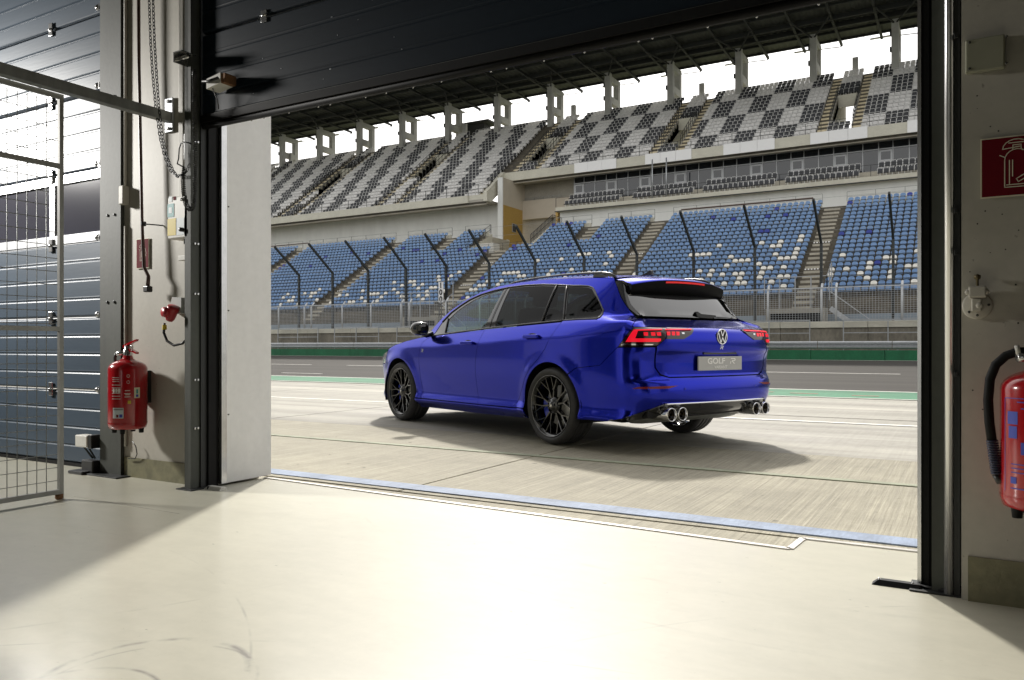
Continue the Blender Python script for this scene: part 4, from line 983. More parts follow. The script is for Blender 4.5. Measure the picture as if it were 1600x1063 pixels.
a = at(284, 359, 2.89); MB().lathe([(.012,0),(.012,.02),(.006,.024),(.001,.024)], 12, 0, Matrix.Translation((a.x, 2.898, a.z)) @ Matrix.Rotation(PI/2, 4, 'X')).build('knob', m_black, BX)
a = at(284, 312, 2.89); MB().lathe([(.010,0),(.010,.012),(.001,.014)], 12, 0, Matrix.Translation((a.x, 2.898, a.z)) @ Matrix.Rotation(PI/2, 4, 'X')).build('button', m_zinc, BX)
a = at(288, 384, 2.94); MB().tube([(a.x, 2.95, a.z+.04), (a.x, 2.95, a.z+.01)], .012, 8).tube([(a.x, 2.95, a.z+.01), (a.x+.01, 2.96, a.z-.05), (a.x+.03, 2.97, a.z-.07)], .003, 6).build('cable_gland', m_dark, BX)
SC = MB(); pts = []
path = [at(u, v, 2.86) for u, v in ((288,262),(286,280),(287,300),(290,318),(295,327),(301,326),(304,312),(305,290),(306,260),(305,200),(304,150),(304,110))]
seg = [0]
for p_, q_ in zip(path[:-1], path[1:]): seg.append(seg[-1]+(q_-p_).length)
L = seg[-1]; n = 1000
for k in range(n+1):
    s_ = L*k/n; j = min(len(seg)-2, max(i for i in range(len(seg)-1) if seg[i] <= s_+1e-9)); f = (s_-seg[j])/(seg[j+1]-seg[j])
    c = path[j].lerp(path[j+1], f); t_ = (path[j+1]-path[j]).normalized(); u_ = Vector((0,1,0)); w_ = t_.cross(u_)
    q = 2*PI*s_/.0105; pts.append(c+(u_*math.cos(q)+w_*math.sin(q))*.011)
SC.tube(pts, .0028, 4, smooth=False)
SC.tube([at(299,225,2.86), at(290,222,2.86), at(283,224,2.86), at(280,232,2.86), at(279,248,2.86), at(277,256,2.86), at(288,262,2.86)], .004, 6)
tag(SC.build('spiral_cable', m_black), 'black spiral cable hanging in a loop in front of the control box', 'cable')
a, b = at(289, 252, 2.95), at(297, 208, 2.95)
tag(MB().bbox((a.x, 2.94, a.z), (b.x, 2.999, b.z), .003).build('switch_plate', m_zinc), 'narrow bright metal plate on the wall above the control box', 'plate')
a, b = at(283, 408, 2.95), at(297, 399, 2.95)
tag(MB().bbox((a.x, 2.93, a.z), (b.x, 2.999, b.z), .003).build('cable_duct', m_boxw), 'short white cable duct end under the control box', 'cable duct')
a = at(288, 150, 2.98); MB().bbox((a.x-.035, 2.965, 1.48), (a.x+.01, 2.999, 4.6), .006).build('wall_profile', m_wall, PG)
a = at(338, 128, 2.86); LS = thing('limit_switch', 'white limit switch box with a black cable at the lower left of the open door', 'switch box', (a.x, 2.87, a.z))
MB().prism([(-.055,-.035),(.055,-.018),(.055,.035),(-.055,.018)], (2.84, 2.925), 0, Matrix.Translation((a.x, 0, a.z))).build('housing', m_boxw, LS)
MB().box((a.x+.055, 2.845, a.z-.02), (a.x+.085, 2.92, a.z+.03)).build('bracket', m_rust, LS)
MB().tube([(a.x-.07, 2.83, a.z+.005), (a.x-.02, 2.825, a.z-.005), (a.x+.05, 2.83, a.z+.003)], .008, 8).tube([(a.x-.03, 2.86, a.z-.03), (a.x-.015, 2.88, a.z-.09), (a.x-.03, 2.90, a.z-.13)], .003, 6).build('cable', m_black, LS)
# red plug and its socket
RS = thing('power_plug', 'red industrial plug with black cable in a grey wall socket', 'plug', (-3.9, 2.95, 1.0))
a = at(277, 478, 2.95); MB().prism([(-.055,-.045),(.06,-.045),(.06,.045),(-.02,.05)], (2.93, 2.999), 0, Matrix.Translation((a.x, 0, a.z))).build('socket_housing', M('socket_grey', (.46,.47,.45), .5), RS)
a = at(268, 490, 2.90)
R_ = Matrix.Translation(a) @ Matrix.Rotation(d(205), 4, 'Y')
m_plug = M('plug_red', (.36,.012,.02), .4)
MB().lathe([(.001,-.045),(.030,-.045),(.034,-.03),(.030,.0),(.026,.03),(.018,.045),(.001,.046)], 16, 0, R_).build('plug_body', m_plug, RS)
a2 = at(259, 488, 2.87); MB().lathe([(.001,-.012),(.028,-.012),(.030,0),(.028,.014),(.001,.016)], 16, 0, Matrix.Translation(a2) @ Matrix.Rotation(PI/2, 4, 'X')).build('collar', m_plug, RS)
MB().tube([at(257,505,2.89), at(256,520,2.89), at(261,533,2.89), at(272,540,2.89), at(285,537,2.90), at(297,525,2.92)], .0075, 8).build('cable', m_black, RS)
a = at(257, 512, 2.89); MB().lathe([(.014,-.012),(.012,.015)], 10, 0, Matrix.Translation(a)).build('gland', m_yellow, RS)
def door_wedge(label, c, w_, d_, h_, mat):
    t = thing('floor_sensor', label, 'floor sensor', (c.x, c.y, FZ))
    MB().add([(c.x-w_/2, c.y-d_/2, FZ), (c.x+w_/2, c.y-d_/2, FZ), (c.x+w_/2, c.y+d_/2, FZ), (c.x-w_/2, c.y+d_/2, FZ),
              (c.x-w_/2+.02, c.y-d_/2+.012, FZ+h_), (c.x+w_/2, c.y-d_/2+.012, FZ+h_), (c.x+w_/2, c.y+d_/2-.008, FZ+h_), (c.x-w_/2+.02, c.y+d_/2-.008, FZ+h_)],
             [(3,2,1,0),(4,5,6,7),(0,1,5,4),(1,2,6,5),(2,3,7,6),(3,0,4,7)]).build('housing', mat, t)
    return t
c = onfloor(1400, 916); t = door_wedge('flat black floor sensor wedge before the right door rail', c, .145, .045, .017, m_black)
MB().tube([(c.x+.07, c.y, FZ+.012), (c.x+.11, c.y-.002, FZ+.010), (c.x+.15, c.y-.01, FZ+.011), (c.x+.20, c.y-.005, FZ+.014), (c.x+.24, c.y+.02, FZ+.014)], [.005,.005,.009,.009,.009], 8).build('cable', m_black, t)
for q in (-.05, .05): MB().lathe([(.004,0),(.003,.003),(.001,.003)], 8, 0, Matrix.Translation((c.x+q, c.y, FZ+.017))).build('screw', m_zinc, t)
c = onfloor(336, 765); t = door_wedge('small pale grey floor sensor wedge at the foot of the left rail', c, .13, .05, .018, m_boxw)
MB().box((c.x-.035, c.y-.0255, FZ+.002), (c.x-.03, c.y-.01, FZ+.0185)).build('groove', m_dark, t)
# ------------------------------------------------------------------ things on the right wall
a, b = at(1508, 118, 2.86), at(1570, 56, 2.86)
CP = thing('junction_cover', 'beige rectangular junction box cover high on the right wall', 'cover', (a.x, 2.86, a.z))
MB().bbox((a.x, 2.838, a.z), (b.x, 2.8595, b.z), .005).build('lid', M('lid_beige', (.27,.27,.20), .5, noise=(6, .08, I3)), CP)
for q in ((.012,.012), (.012,.118), (.11,.012), (.11,.118)): MB().lathe([(.004,0),(.003,.002),(.001,.002)], 8, 0, Matrix.Translation((a.x+q[0], 2.8375, min(b.z-.01, a.z+q[1]))) @ Matrix.Rotation(PI/2, 4, 'X')).build('screw', m_dark, CP)
S3 = thing('wall_sign', 'large dark red square sign with a pale extinguisher outline on the right wall', 'sign', (.15, 2.86, 1.4))
a, b = at(1534, 309, 2.855), at(1534, 220, 2.855)
hh_ = b.z-a.z; pictogram(S3, Vector((a.x+hh_*.52, 2.855, (a.z+b.z)/2)), hh_*1.04, hh_, 2.852, m_signred)
HK = thing('wall_fitting', 'white painted round cable fitting with a brass knob bolted to the right wall', 'fitting', (.03, 2.86, .96))
a = at(1527, 472, 2.85); RX = Matrix.Rotation(PI/2, 4, 'X')
MB().lathe([(.042,0),(.042,.006),(.038,.010),(.001,.010)], 28, 0, Matrix.Translation((a.x, 2.859, a.z-.012)) @ RX).build('flange', m_wall, HK)
MB().bbox((a.x-.024, 2.82, a.z+.012), (a.x+.024, 2.85, a.z+.048), .005).bbox((a.x-.016, 2.825, a.z-.03), (a.x+.012, 2.85, a.z+.01), .004).build('clamp', m_wall, HK)
for q in ((-.028,.03), (.026,.03), (.006,-.012)): MB().lathe([(.0105,0),(.0105,.010),(.007,.013),(.001,.013)], 6, 0, Matrix.Translation((a.x+q[0]*.85, 2.835, a.z+q[1])) @ RX).build('bolt', m_wall, HK)
MB().lathe([(.004,0),(.004,.02),(.009,.024),(.010,.034),(.001,.038)], 10, 0, Matrix.Translation((a.x, 2.838, a.z+.048))).build('knob', M('dull_brass', (.10,.08,.04), .5, .6), HK)
for q in ((-.02,-.03), (.028,.0), (.0,-.045)): MB().lathe([(.0045,0),(.003,.003),(.001,.003)], 6, 0, Matrix.Translation((a.x+q[0]*1.1, 2.8495, a.z-.01+q[1]*.7)) @ RX).build('screw', m_dark, HK)
a = at(1562, 800, 2.745)
EX2, pr = extinguisher('bright red fire extinguisher with blue print and a long black hose on the right wall', a.x+.104, 2.75, .335, .104, .43, 1)
xx, yy = a.x+.104, 2.75
for za, zb, a0, a1 in ((.255,.292,215,233), (.215,.250,217,232), (.170,.205,238,250), (.300,.303,238,256), (.318,.321,232,256), (.140,.1425,222,256), (.128,.1305,222,256), (.116,.1185,222,256), (.085,.104,221,231), (.070,.073,221,256)):
    pr('blue_print', d(a0), d(a1), za, zb, m_blueprint)
pr('blue_print', d(208), d(209), .06, .33, m_blueprint); pr('blue_print', d(209), d(258), .329, .331, m_blueprint)
hp = [Vector((xx-.03, yy-.02, at(1600,549,2.745).z))]+[at(u, v, 2.74) for u, v in ((1590,550),(1572,556),(1556,570),(1547,592),(1544,625),(1546,660),(1550,690))]
MB().tube(hp, .0135, 12).build('hose', m_rubber, EX2)
np_ = [at(1550,688,2.74), at(1553,712,2.74), at(1558,742,2.74)]
w = MB()
for k in range(14):
    q0 = np_[0].lerp(np_[2], k/14); q1 = np_[0].lerp(np_[2], (k+.6)/14); w.tube([q0, q1], .0165, 10)
w.build('nozzle_grip', M('nozzle_navy', (.015,.02,.05), .5), EX2)
MB().tube([np_[2], np_[2]+Vector((.003,0,-.014)), np_[2]+Vector((.04,.0,-.012))], .014, 10).build('nozzle', m_black, EX2)
a_ = at(1590, 548, 2.73); MB().tube([a_+Vector((-.006,0,.0)), a_+Vector((.006,0,.002))], .0148, 12).build('hose_clip', m_boxw, EX2)
# ------------------------------------------------------------------ the car: shape functions
def pchip(xs,ys):
    xs=np.asarray(xs,float);ys=np.asarray(ys,float)
    h=np.diff(xs);d=np.diff(ys)/h
    m=np.zeros_like(ys)
    for i in range(1,len(xs)-1):
        if d[i-1]*d[i]>0:
            w1=2*h[i]+h[i-1];w2=h[i]+2*h[i-1]
            m[i]=(w1+w2)/(w1/d[i-1]+w2/d[i])
    m[0]=d[0];m[-1]=d[-1]
    def f(x):
        x=np.clip(np.asarray(x,float),xs[0],xs[-1])
        i=np.clip(np.searchsorted(xs,x)-1,0,len(xs)-2)
        t=(x-xs[i])/h[i]
        return (1+2*t)*(1-t)**2*ys[i]+t*(1-t)**2*h[i]*m[i]+t*t*(3-2*t)*ys[i+1]+t*t*(t-1)*h[i]*m[i+1]
    return f
def plan(pts,n=400):
    p=np.array(pts,float)
    # centripetal catmull-rom sampled, then arclength
    q=np.vstack([2*p[0]-p[1],p,2*p[-1]-p[-2]])
    q[0]=[p[1][0],-p[1][1]]; q[-1]=[p[-2][0],-p[-2][1]] if abs(p[-1][1])<1e-6 else 2*p[-1]-p[-2]
    out=[]
    for i in range(1,len(q)-2):
        p0,p1,p2,p3=q[i-1:i+3]
        t0=0;t1=t0+np.linalg.norm(p1-p0)**.5;t2=t1+np.linalg.norm(p2-p1)**.5;t3=t2+np.linalg.norm(p3-p2)**.5
        for t in np.linspace(t1,t2,30,endpoint=False):
            A1=(t1-t)/(t1-t0)*p0+(t-t0)/(t1-t0)*p1;A2=(t2-t)/(t2-t1)*p1+(t-t1)/(t2-t1)*p2;A3=(t3-t)/(t3-t2)*p2+(t-t2)/(t3-t2)*p3
            B1=(t2-t)/(t2-t0)*A1+(t-t0)/(t2-t0)*A2;B2=(t3-t)/(t3-t1)*A2+(t-t1)/(t3-t1)*A3
            out.append((t2-t)/(t2-t1)*B1+(t-t1)/(t2-t1)*B2)
    out.append(p[-1]);out=np.array(out)
    for _ in range(40):
        out[1:-1]=.25*out[:-2]+.5*out[1:-1]+.25*out[2:]
    s=np.concatenate([[0],np.cumsum(np.linalg.norm(np.diff(out,axis=0),axis=1))])
    ss=np.linspace(0,s[-1],n);X=np.interp(ss,s,out[:,0]);Y=np.interp(ss,s,out[:,1])
    tx=np.gradient(X,ss);ty=np.gradient(Y,ss);L=np.hypot(tx,ty)
    nx,ny=-ty/L,tx/L   # left-hand normal; plan runs rear centre -> left side -> front: outward is (+y on side)
    # at rear centre tangent is +y, outward is -x
    return ss,X,Y,nx,ny
BPLAN=plan([(-1.085,0),(-1.075,.30),(-1.045,.58),(-.985,.735),(-.88,.825),(-.72,.868),(-.45,.888),(0,.894),(.6,.892),(1.3,.888),(2.0,.890),(2.67,.893),(3.0,.872),(3.25,.805),(3.42,.67),(3.51,.42),(3.54,0)])
GPLAN=plan([(-.82,0),(-.812,.30),(-.785,.52),(-.725,.665),(-.60,.755),(-.40,.800),(0,.822),(.6,.834),(1.2,.830),(1.8,.806),(2.3,.765),(2.5,.74)])
side_p=pchip([.10,.185,.21,.255,.285,.34,.45,.60,.75,.845,.865,.90,.95,1.0,1.06],[.12,.075,.045,.012,.018,.034,.022,.006,.0,.0,.004,.018,.042,.072,.13])
rear_p=pchip([.10,.26,.335,.375,.40,.47,.555,.575,.60,.70,.765,.785,.86,.925,.95,.985,1.045],[.30,.16,.045,.025,.012,.0,.008,.03,.045,.045,.030,.016,.012,.018,.040,.13,.272])
front_p=pchip([.10,.20,.30,.50,.62,.70,.80,.95],[.20,.06,.01,.0,.02,.07,.25,.55])
gside_p=pchip([.9,1.0,1.1,1.2,1.3,1.38,1.46],[-.040,-.0,.045,.095,.150,.200,.262])
grear_p=pchip([.9,1.045,1.15,1.25,1.33,1.40],[-.13,.0,.085,.170,.245,.33])
WHEELS=((0.0,.324),(2.669,.324))
def shear(x):  # crease and belt rise towards the rear
    return .030*(np.clip(x,-1.0,2.6)-.8)
def body(s,z):
    s=np.asarray(s,float);z=np.asarray(z,float)
    ss,X,Y,NX,NY=BPLAN
    x0=np.interp(s,ss,X);y0=np.interp(s,ss,Y);nx=np.interp(s,ss,NX);ny=np.interp(s,ss,NY)
    L=np.hypot(nx,ny);nx/=L;ny/=L
    k=np.clip((z-.45)/.3,0,1);k=k*k*(3-2*k)
    zs=z+shear(x0)*k*ny**2
    w=nx*nx; w=w*w*(3-2*w)
    a=side_p(zs);b=np.where(nx<0,rear_p(z),front_p(z))
    off=a*(1-w)+b*w
    fl=0
    for wx,wz in WHEELS:
        r=np.hypot(x0-wx,z-wz); t=np.clip((.49-r)/.11,0,1); fl=fl+.011*t*t*(3-2*t)
    off=off-fl*ny**2
    return np.stack([x0-nx*off,y0-ny*off,z],-1)
def green(s,z):
    ss,X,Y,NX,NY=GPLAN
    s=np.asarray(s,float);z=np.asarray(z,float)
    x0=np.interp(s,ss,X);y0=np.interp(s,ss,Y);nx=np.interp(s,ss,NX);ny=np.interp(s,ss,NY)
    L=np.hypot(nx,ny);nx/=L;ny/=L
    w=nx*nx; w=w*w*(3-2*w)
    off=gside_p(z)*(1-w)+grear_p(z)*w
    return np.stack([x0-nx*off,y0-ny*off,z],-1)
def s_of_x(pl,x):   # side s for a given x
    ss,X,Y,NX,NY=pl
    i0=np.argmax(X>X.min()+.12)
    return float(np.interp(x,X[i0:],ss[i0:]))
MAPB, MAPG = [0,.856,1.775,3.775,5.6], [0,.62,1.44,3.437,5.262]
def sg_of(sb): return np.interp(sb, MAPB, MAPG)
def SB(sg): return float(np.interp(sg, MAPG, MAPB))
ZB = pchip([0,.70,.856,1.02,1.23,1.69,2.83,3.775,4.2], [1.035,1.028,1.004,1.015,1.028,1.022,.982,.930,.92])
def Q(s, z):
    s = np.asarray(s, float); z = np.asarray(z, float); a = np.abs(s); sgn = np.where(s < 0, -1., 1.)
    zb = ZB(a); t = np.clip((z-zb+.012)/.075, 0, 1); t = (t*t*(3-2*t))[..., None]
    p = body(a, z)*(1-t)+green(sg_of(a), z)*t
    return p*np.stack([np.ones_like(sgn), sgn, np.ones_like(sgn)], -1)
def SX(x): return s_of_x(BPLAN, x)
def nrm(fn, s, z, h=.004):
    a = fn(s+h, z)-fn(s-h, z); b = fn(s, z+h)-fn(s, z-h); n = np.cross(b, a); return n/np.linalg.norm(n, axis=-1, keepdims=True)
def inside(P, poly):
    x, y = P[:,0], P[:,1]; r = np.zeros(len(P), bool); n = len(poly)
    for i in range(n):
        x1, y1 = poly[i]; x2, y2 = poly[(i+1) % n]
        c = ((y1 > y) != (y2 > y)); 
        with np.errstate(divide='ignore', invalid='ignore'): xi = (x2-x1)*(y-y1)/(y2-y1)+x1
        r ^= c & (x < xi)
    return r
def segdist(P, poly):
    d = np.full(len(P), 9.)
    n = len(poly)
    for i in range(n):
        a = np.array(poly[i]); b = np.array(poly[(i+1) % n]); ab = b-a; L = ab@ab
        t = np.clip(((P-a)@ab)/max(L, 1e-12), 0, 1); d = np.minimum(d, np.linalg.norm(P-(a+t[:,None]*ab), axis=1))
    return d
def dense(poly, st):
    out = []
    for i in range(len(poly)):
        a = np.array(poly[i], float); b = np.array(poly[(i+1) % len(poly)], float); k = max(1, int(math.ceil(np.linalg.norm(b-a)/st)))
        out += [tuple(a+(b-a)*j/k) for j in range(k)]
    return out
def shrink(poly, g):
    """moves the outline inwards by g"""
    P = [np.array(p, float) for p in poly]; n = len(P)
    A = sum(P[i][0]*P[(i+1) % n][1]-P[(i+1) % n][0]*P[i][1] for i in range(n)); sg = 1 if A > 0 else -1; out = []
    for i in range(n):
        a = P[i]-P[i-1]; b = P[(i+1) % n]-P[i]
        a = a/max(1e-9, np.linalg.norm(a)); b = b/max(1e-9, np.linalg.norm(b))
        na = np.array([-a[1], a[0]])*sg; nb = np.array([-b[1], b[0]])*sg; m = na+nb; L = np.linalg.norm(m)
        m = m/L if L > .3 else na
        k = 1/max(.5, m@na); out.append(tuple(P[i]+m*g*k))
    return out
def panel(name, poly, mat, parent, holes=(), fn=Q, step=.035, lip=.012, off=0.0, gap=.0022, right=False, flip=False):
    poly = dense(shrink(poly, gap) if gap else poly, step); hs = [dense(shrink(h, -gap) if gap else h, step) for h in holes]
    xs = [p[0] for p in poly]; zs_ = [p[1] for p in poly]
    gx, gz = np.meshgrid(np.arange(min(xs)+step*.5, max(xs), step), np.arange(min(zs_)+step*.5, max(zs_), step*.8))
    G = np.stack([gx.ravel(), gz.ravel()], 1); k = inside(G, poly) & (segdist(G, poly) > step*.45)
    for h in hs: k &= ~inside(G, h) & (segdist(G, h) > step*.45)
    G = G[k]
    V = [Vector(p) for p in poly]; E = [(i, (i+1) % len(poly)) for i in range(len(poly))]
    for h in hs:
        o = len(V); V += [Vector(p) for p in h]; E += [(o+i, o+(i+1) % len(h)) for i in range(len(h))]
    V += [Vector(p) for p in G]
    r = delaunay_2d_cdt(V, E, [], 0, 1e-6)
    v2 = np.array([(p.x, p.y) for p in r[0]]); T = np.array([list(f) for f in r[2]])
    c = v2[T].mean(1); k = inside(c, poly)
    for h in hs: k &= ~inside(c, h)
    T = T[k]
    P = fn(v2[:,0], v2[:,1]); N = nrm(fn, v2[:,0], v2[:,1])
    if flip: N = -N
    P = P+N*off
    T = T if flip else T[:, ::-1]
    cnt = {}
    for t in T:
        for a, b in ((t[0],t[1]),(t[1],t[2]),(t[2],t[0])): cnt.setdefault((min(a,b), max(a,b)), []).append((a,b))
    bd = [e[0] for e in cnt.values() if len(e) == 1]
    verts = P.tolist(); norms = N.tolist(); faces = T.tolist()
    for a, b in bd:
        e = P[b]-P[a]; m = np.cross(e, N[a]); L = np.linalg.norm(m); m = (m/L if L > 1e-9 else N[a])
        i = len(verts); verts += [P[b].tolist(), P[a].tolist(), (P[a]-N[a]*lip).tolist(), (P[b]-N[b]*lip).tolist()]; norms += [m.tolist()]*4
        faces.append([i, i+1, i+2, i+3])
    verts = np.array(verts); norms = np.array(norms)
    if right:
        verts = verts*[1,-1,1]; norms = norms*[1,-1,1]; faces = [f[::-1] for f in faces]
    me = bpy.data.meshes.new(name); me.from_pydata(verts.tolist(), [], faces); me.materials.append(mat)
    me.polygons.foreach_set('use_smooth', [True]*len(faces)); me.update()
    me.normals_split_custom_set_from_vertices(norms.tolist())
    return link(name, me, parent, local=1)
def both(name, poly, mat, parent, **k):
    return panel(name, poly, mat, parent, **k), panel(name, poly, mat, parent, right=True, **k)
# ------------------------------------------------------------------ the car: panels
m_paint = M('blue_metallic_paint', (.008,.018,.43), .18, .90, .35, spec=.3)
m_gloss = M('gloss_black', (.006,.006,.007), .12, 0, .6)
m_glassd = glass('tinted_glass', (.10,.115,.12), .30); m_glassf = glass('front_glass', (.60,.74,.71), .5); m_glassr = glass('rear_glass', (.05,.05,.055), 1.0, ior=2.3)
m_trim = M('window_trim', (.10,.10,.105), .35, .3)
m_chrome = M('chrome', (.80,.80,.82), .10, 1.0)
m_cabin = M('cabin_dark', (.015,.015,.017), .8)
m_lens = M('lamp_housing', (.02,.004,.005), .12, 0, .8)
m_lit = emit('lit_red', (.75,.005,.022), .5)
m_refl = M('red_reflector', (.20,.002,.004), .3, 0, .2)
m_tyre = M('tyre', (.045,.045,.046), .65, noise=(60, .2, I3))
m_rim = M('rim_black', (.005,.005,.006), .12, 0, .4)
m_disc = M('brake_disc_steel', (.60,.59,.57), .45, .25)
m_cal = M('caliper_blue', (.02,.05,.55), .35, 0, .5)
m_plate = M('plate_silver', (.46,.465,.47), .45)
m_exh = M('exhaust_inside', (.05,.035,.015), .6, .5)
CAR = thing('estate_car', 'metallic blue estate car parked on the pit lane seen from its rear left side', 'car', (-2.607, 6.544, .0045), None, math.radians(155.823)); CAR.scale = (.98477,)*3
R_ARCH = .365
def arc(x0, a0, a1, n=16, r=R_ARCH):
    return [(SX(x0+r*math.cos(a)), .324+r*math.sin(a)) for a in [a0+(a1-a0)*k/n for k in range(n+1)]]
def X_(pts): return [(SX(x), z) for x, z in pts]
def G_(pts): return [(SB(s), z) for s, z in pts]
door_fr = [(1.99,.928),(2.10,.90),(2.168,.862),(2.205,.78),(2.218,.66),(2.205,.45),(2.17,.30),(2.14,.272)]      # front edge of the front door
door_mid = [(1.052,.981),(1.062,.93),(1.085,.84),(1.118,.72),(1.133,.632),(1.134,.45),(1.122,.32),(1.108,.272)]
door_rr = [(-.086,1.023),(-.02,.90),(.05,.80),(.14,.71),(.25,.635),(.335,.545),(.395,.445),(.45,.37),(.50,.315),(.56,.278)]
roof_edge = [(.93,1.374),(1.2,1.392),(1.422,1.402),(1.75,1.416),(1.970,1.421),(2.3,1.415),(2.568,1.402),(2.82,1.365),(3.053,1.302),(3.28,1.205),(3.43,1.115),(3.53,1.03),(3.60,.955)]
dlo_top = [(1.422,1.338),(1.637,1.359),(1.85,1.376),(2.122,1.385),(2.387,1.381),(2.6,1.366),(2.822,1.337),(3.0,1.295),(3.138,1.240),(3.28,1.170),(3.392,1.075),(3.44,1.0),(3.47,.940)]
dlo_rear = [(1.422,1.338),(1.30,1.330),(1.202,1.320),(1.14,1.302),(1.10,1.275),(1.0,1.180),(.926,1.105),(.930,1.075),(.955,1.048),(.99,1.040),(1.20,1.041),(1.360,1.037)]
dlo_low = [(1.360,1.037),(1.637,1.026),(2.0,1.012),(2.455,.992),(2.9,.967),(3.2,.947),(3.47,.930)]
both('front_door', X_(door_fr[::-1]+door_mid[:1]+door_mid[1:])[::1] if 0 else X_(door_fr+door_mid[::-1]), m_paint, CAR)
both('rear_door', X_(door_mid+door_rr[::-1]), m_paint, CAR)
arch_front_of = math.asin((.282-.324)/R_ARCH)
quarter = X_(door_rr)+[(SX(.46),.282),(SX(.375),.282)]+arc(0, math.asin((.284-.324)/R_ARCH), math.radians(132), 22)+[(1.45,.638),(1.428,.648),(1.161,.675),(.989,.812),(.982,.815),(.863,.965),(.880,.972),(.857,1.037)]+G_([(.70,1.13),(.775,1.21),(.835,1.287),(.93,1.374),(1.2,1.392),(1.422,1.402)])+G_(dlo_rear)
both('quarter_panel', quarter, m_paint, CAR)
both('roof_frame', G_(roof_edge[2:])+G_(dlo_top[::-1]), m_paint, CAR, gap=0)
fend_top = [(2.0,.930),(2.1,.926),(2.3,.908),(2.55,.878),(2.8,.832),(2.95,.785)]
fender = X_(door_fr[::-1])+X_(fend_top[1:])+X_([(2.97,.76),(3.02,.70),(3.07,.62),(3.08,.52)])+[q for q in arc(2.669, math.radians(33), math.pi-math.asin((.272-.324)/R_ARCH), 24)]
both('front_fender', fender, m_paint, CAR)
sill_p = X_([(2.32,.262),(2.14,.266),(1.1,.268),(.56,.272),(.37,.276)])+X_([(.353,.232),(.36,.19)])+X_([(1.2,.176),(2.28,.172)])
both('side_sill', sill_p, m_paint, CAR, gap=.001)
bump = [(-.543,.583),(0,.583),(.543,.583),(.625,.602),(.676,.66),(.684,.815),(.98,.813),(.989,.812),(1.161,.675),(1.428,.648),(1.45,.638)]+arc(0, math.radians(133), math.pi-math.asin((.238-.324)/R_ARCH), 12)+[(1.10,.246),(.90,.285),(.75,.335),(.62,.385),(0,.395)]
bump = bump+[(-s, z) for s, z in bump[::-1] if abs(s) > .55]
panel('rear_bumper', bump, m_paint, CAR)
diff = [(0,.393),(.62,.383),(.75,.333),(.90,.283),(.98,.268),(.86,.264),(.66,.262),(0,.262)]; diff = diff+[(-s, z) for s, z in diff[::-1] if abs(s) > .01]
panel('diffuser', diff, m_gloss, CAR, off=-.006)
MB().tube([tuple(Q(s, .386)+np.array([-.004,0,0])) for s in np.linspace(-.60, .60, 41)], .0075, 6).build('diffuser_strip', m_chrome, CAR, local=1)
for sg in (1, -1):
    MB().tube([tuple((Q(s, z)+np.array([-.004, 0, 0]))*[1, sg, 1]) for s, z in ((.60,.386),(.74,.34),(.90,.289),(1.08,.252))], .006, 6).build('corner_blade', m_gloss, CAR, local=1)
hatch_l = [(0,.588),(.543,.588),(.622,.61),(.668,.66),(.674,.82),(.606,.872),(.553,.967),(.862,.967),(.877,.974),(.855,1.036)]
panel('hatch', hatch_l+[(-s, z) for s, z in hatch_l[::-1] if s > .01], m_paint, CAR)
gl = [(0,1.052),(.80,1.056)]+G_([(.655,1.15),(.69,1.235)])
trim_l = [(.80,1.060),(.846,1.062)]+G_([(.697,1.13),(.772,1.21),(.832,1.287),(.90,1.345),(.76,1.345),(.69,1.235),(.655,1.15)])
panel('rear_window', gl+[(0,1.243)]+[(-s, z) for s, z in gl[::-1] if s > .01], m_glassr, CAR, lip=.004, step=.05)
both('hatch_trim', trim_l, m_gloss, CAR, off=.001)
panel('hatch_upper', G_([(0,1.244),(.69,1.237),(.76,1.342)])+G_([(0,1.36)]), m_gloss, CAR, off=-.004); panel('hatch_upper', G_([(0,1.244),(.69,1.237),(.76,1.342)])+G_([(0,1.36)]), m_gloss, CAR, off=-.004, right=True)
# lamps
lo = [(.670,.826),(.980,.818),(.862,.963),(.556,.964),(.604,.872)]; li = [(.602,.872),(.551,.965),(.285,.955),(.34,.91),(.424,.873)]
lit = dict(bracket=[(.863,.938),(.822,.938),(.842,.880),(.64,.880),(.64,.862),(.66,.854),(.915,.854)], line=[(.860,.945),(.612,.951),(.616,.942),(.852,.936)])
dots_o = [[(s+.018,.926),(s-.018,.926),(s-.018,.900),(s+.014,.900)] for s in (.762,.703,.655)]
dots_i = [[(s+.016,.929),(s-.016,.929),(s-.012,.903),(s+.016,.903)] for s in (.570,.525,.482)]
m_lampred = M('lamp_red_glow', (.5,.02,.03), .3); 
for sg in (0, 1):
    L_ = panel('tail_lamp', lo, m_lens, CAR, off=.002, right=bool(sg), lip=.02)
    for nm, pl in (('light_bracket', lit['bracket']), ('light_line', lit['line'])): panel(nm, pl, m_lit, L_, off=.0045, gap=0, right=bool(sg), step=.02, lip=.002)
    for pl in dots_o: panel('light_block', pl, m_lit, L_, off=.0045, gap=0, right=bool(sg), step=.02, lip=.002)
    panel('chrome_strip', [(.93,.842),(.70,.838),(.71,.830),(.955,.830)], m_chrome, L_, off=.0045, gap=0, right=bool(sg), step=.02, lip=.002)
    L_ = panel('hatch_lamp', li, m_lens, CAR, off=.006, right=bool(sg), lip=.02)
    panel('light_line', [(.588,.947),(.312,.951),(.33,.943),(.592,.938)], m_lit, L_, off=.0085, gap=0, right=bool(sg), step=.02, lip=.002)
    for pl in dots_i: panel('light_block', pl, m_lit, L_, off=.0085, gap=0, right=bool(sg), step=.02, lip=.002)
    panel('reversing_light', [(.446,.925),(.417,.925),(.417,.914),(.440,.914)], m_chrome, L_, off=.0085, gap=0, right=bool(sg), step=.02, lip=.002)
both('reflector', [(.872,.502),(.826,.520),(.484,.527),(.575,.502)], m_refl, CAR, off=.003)
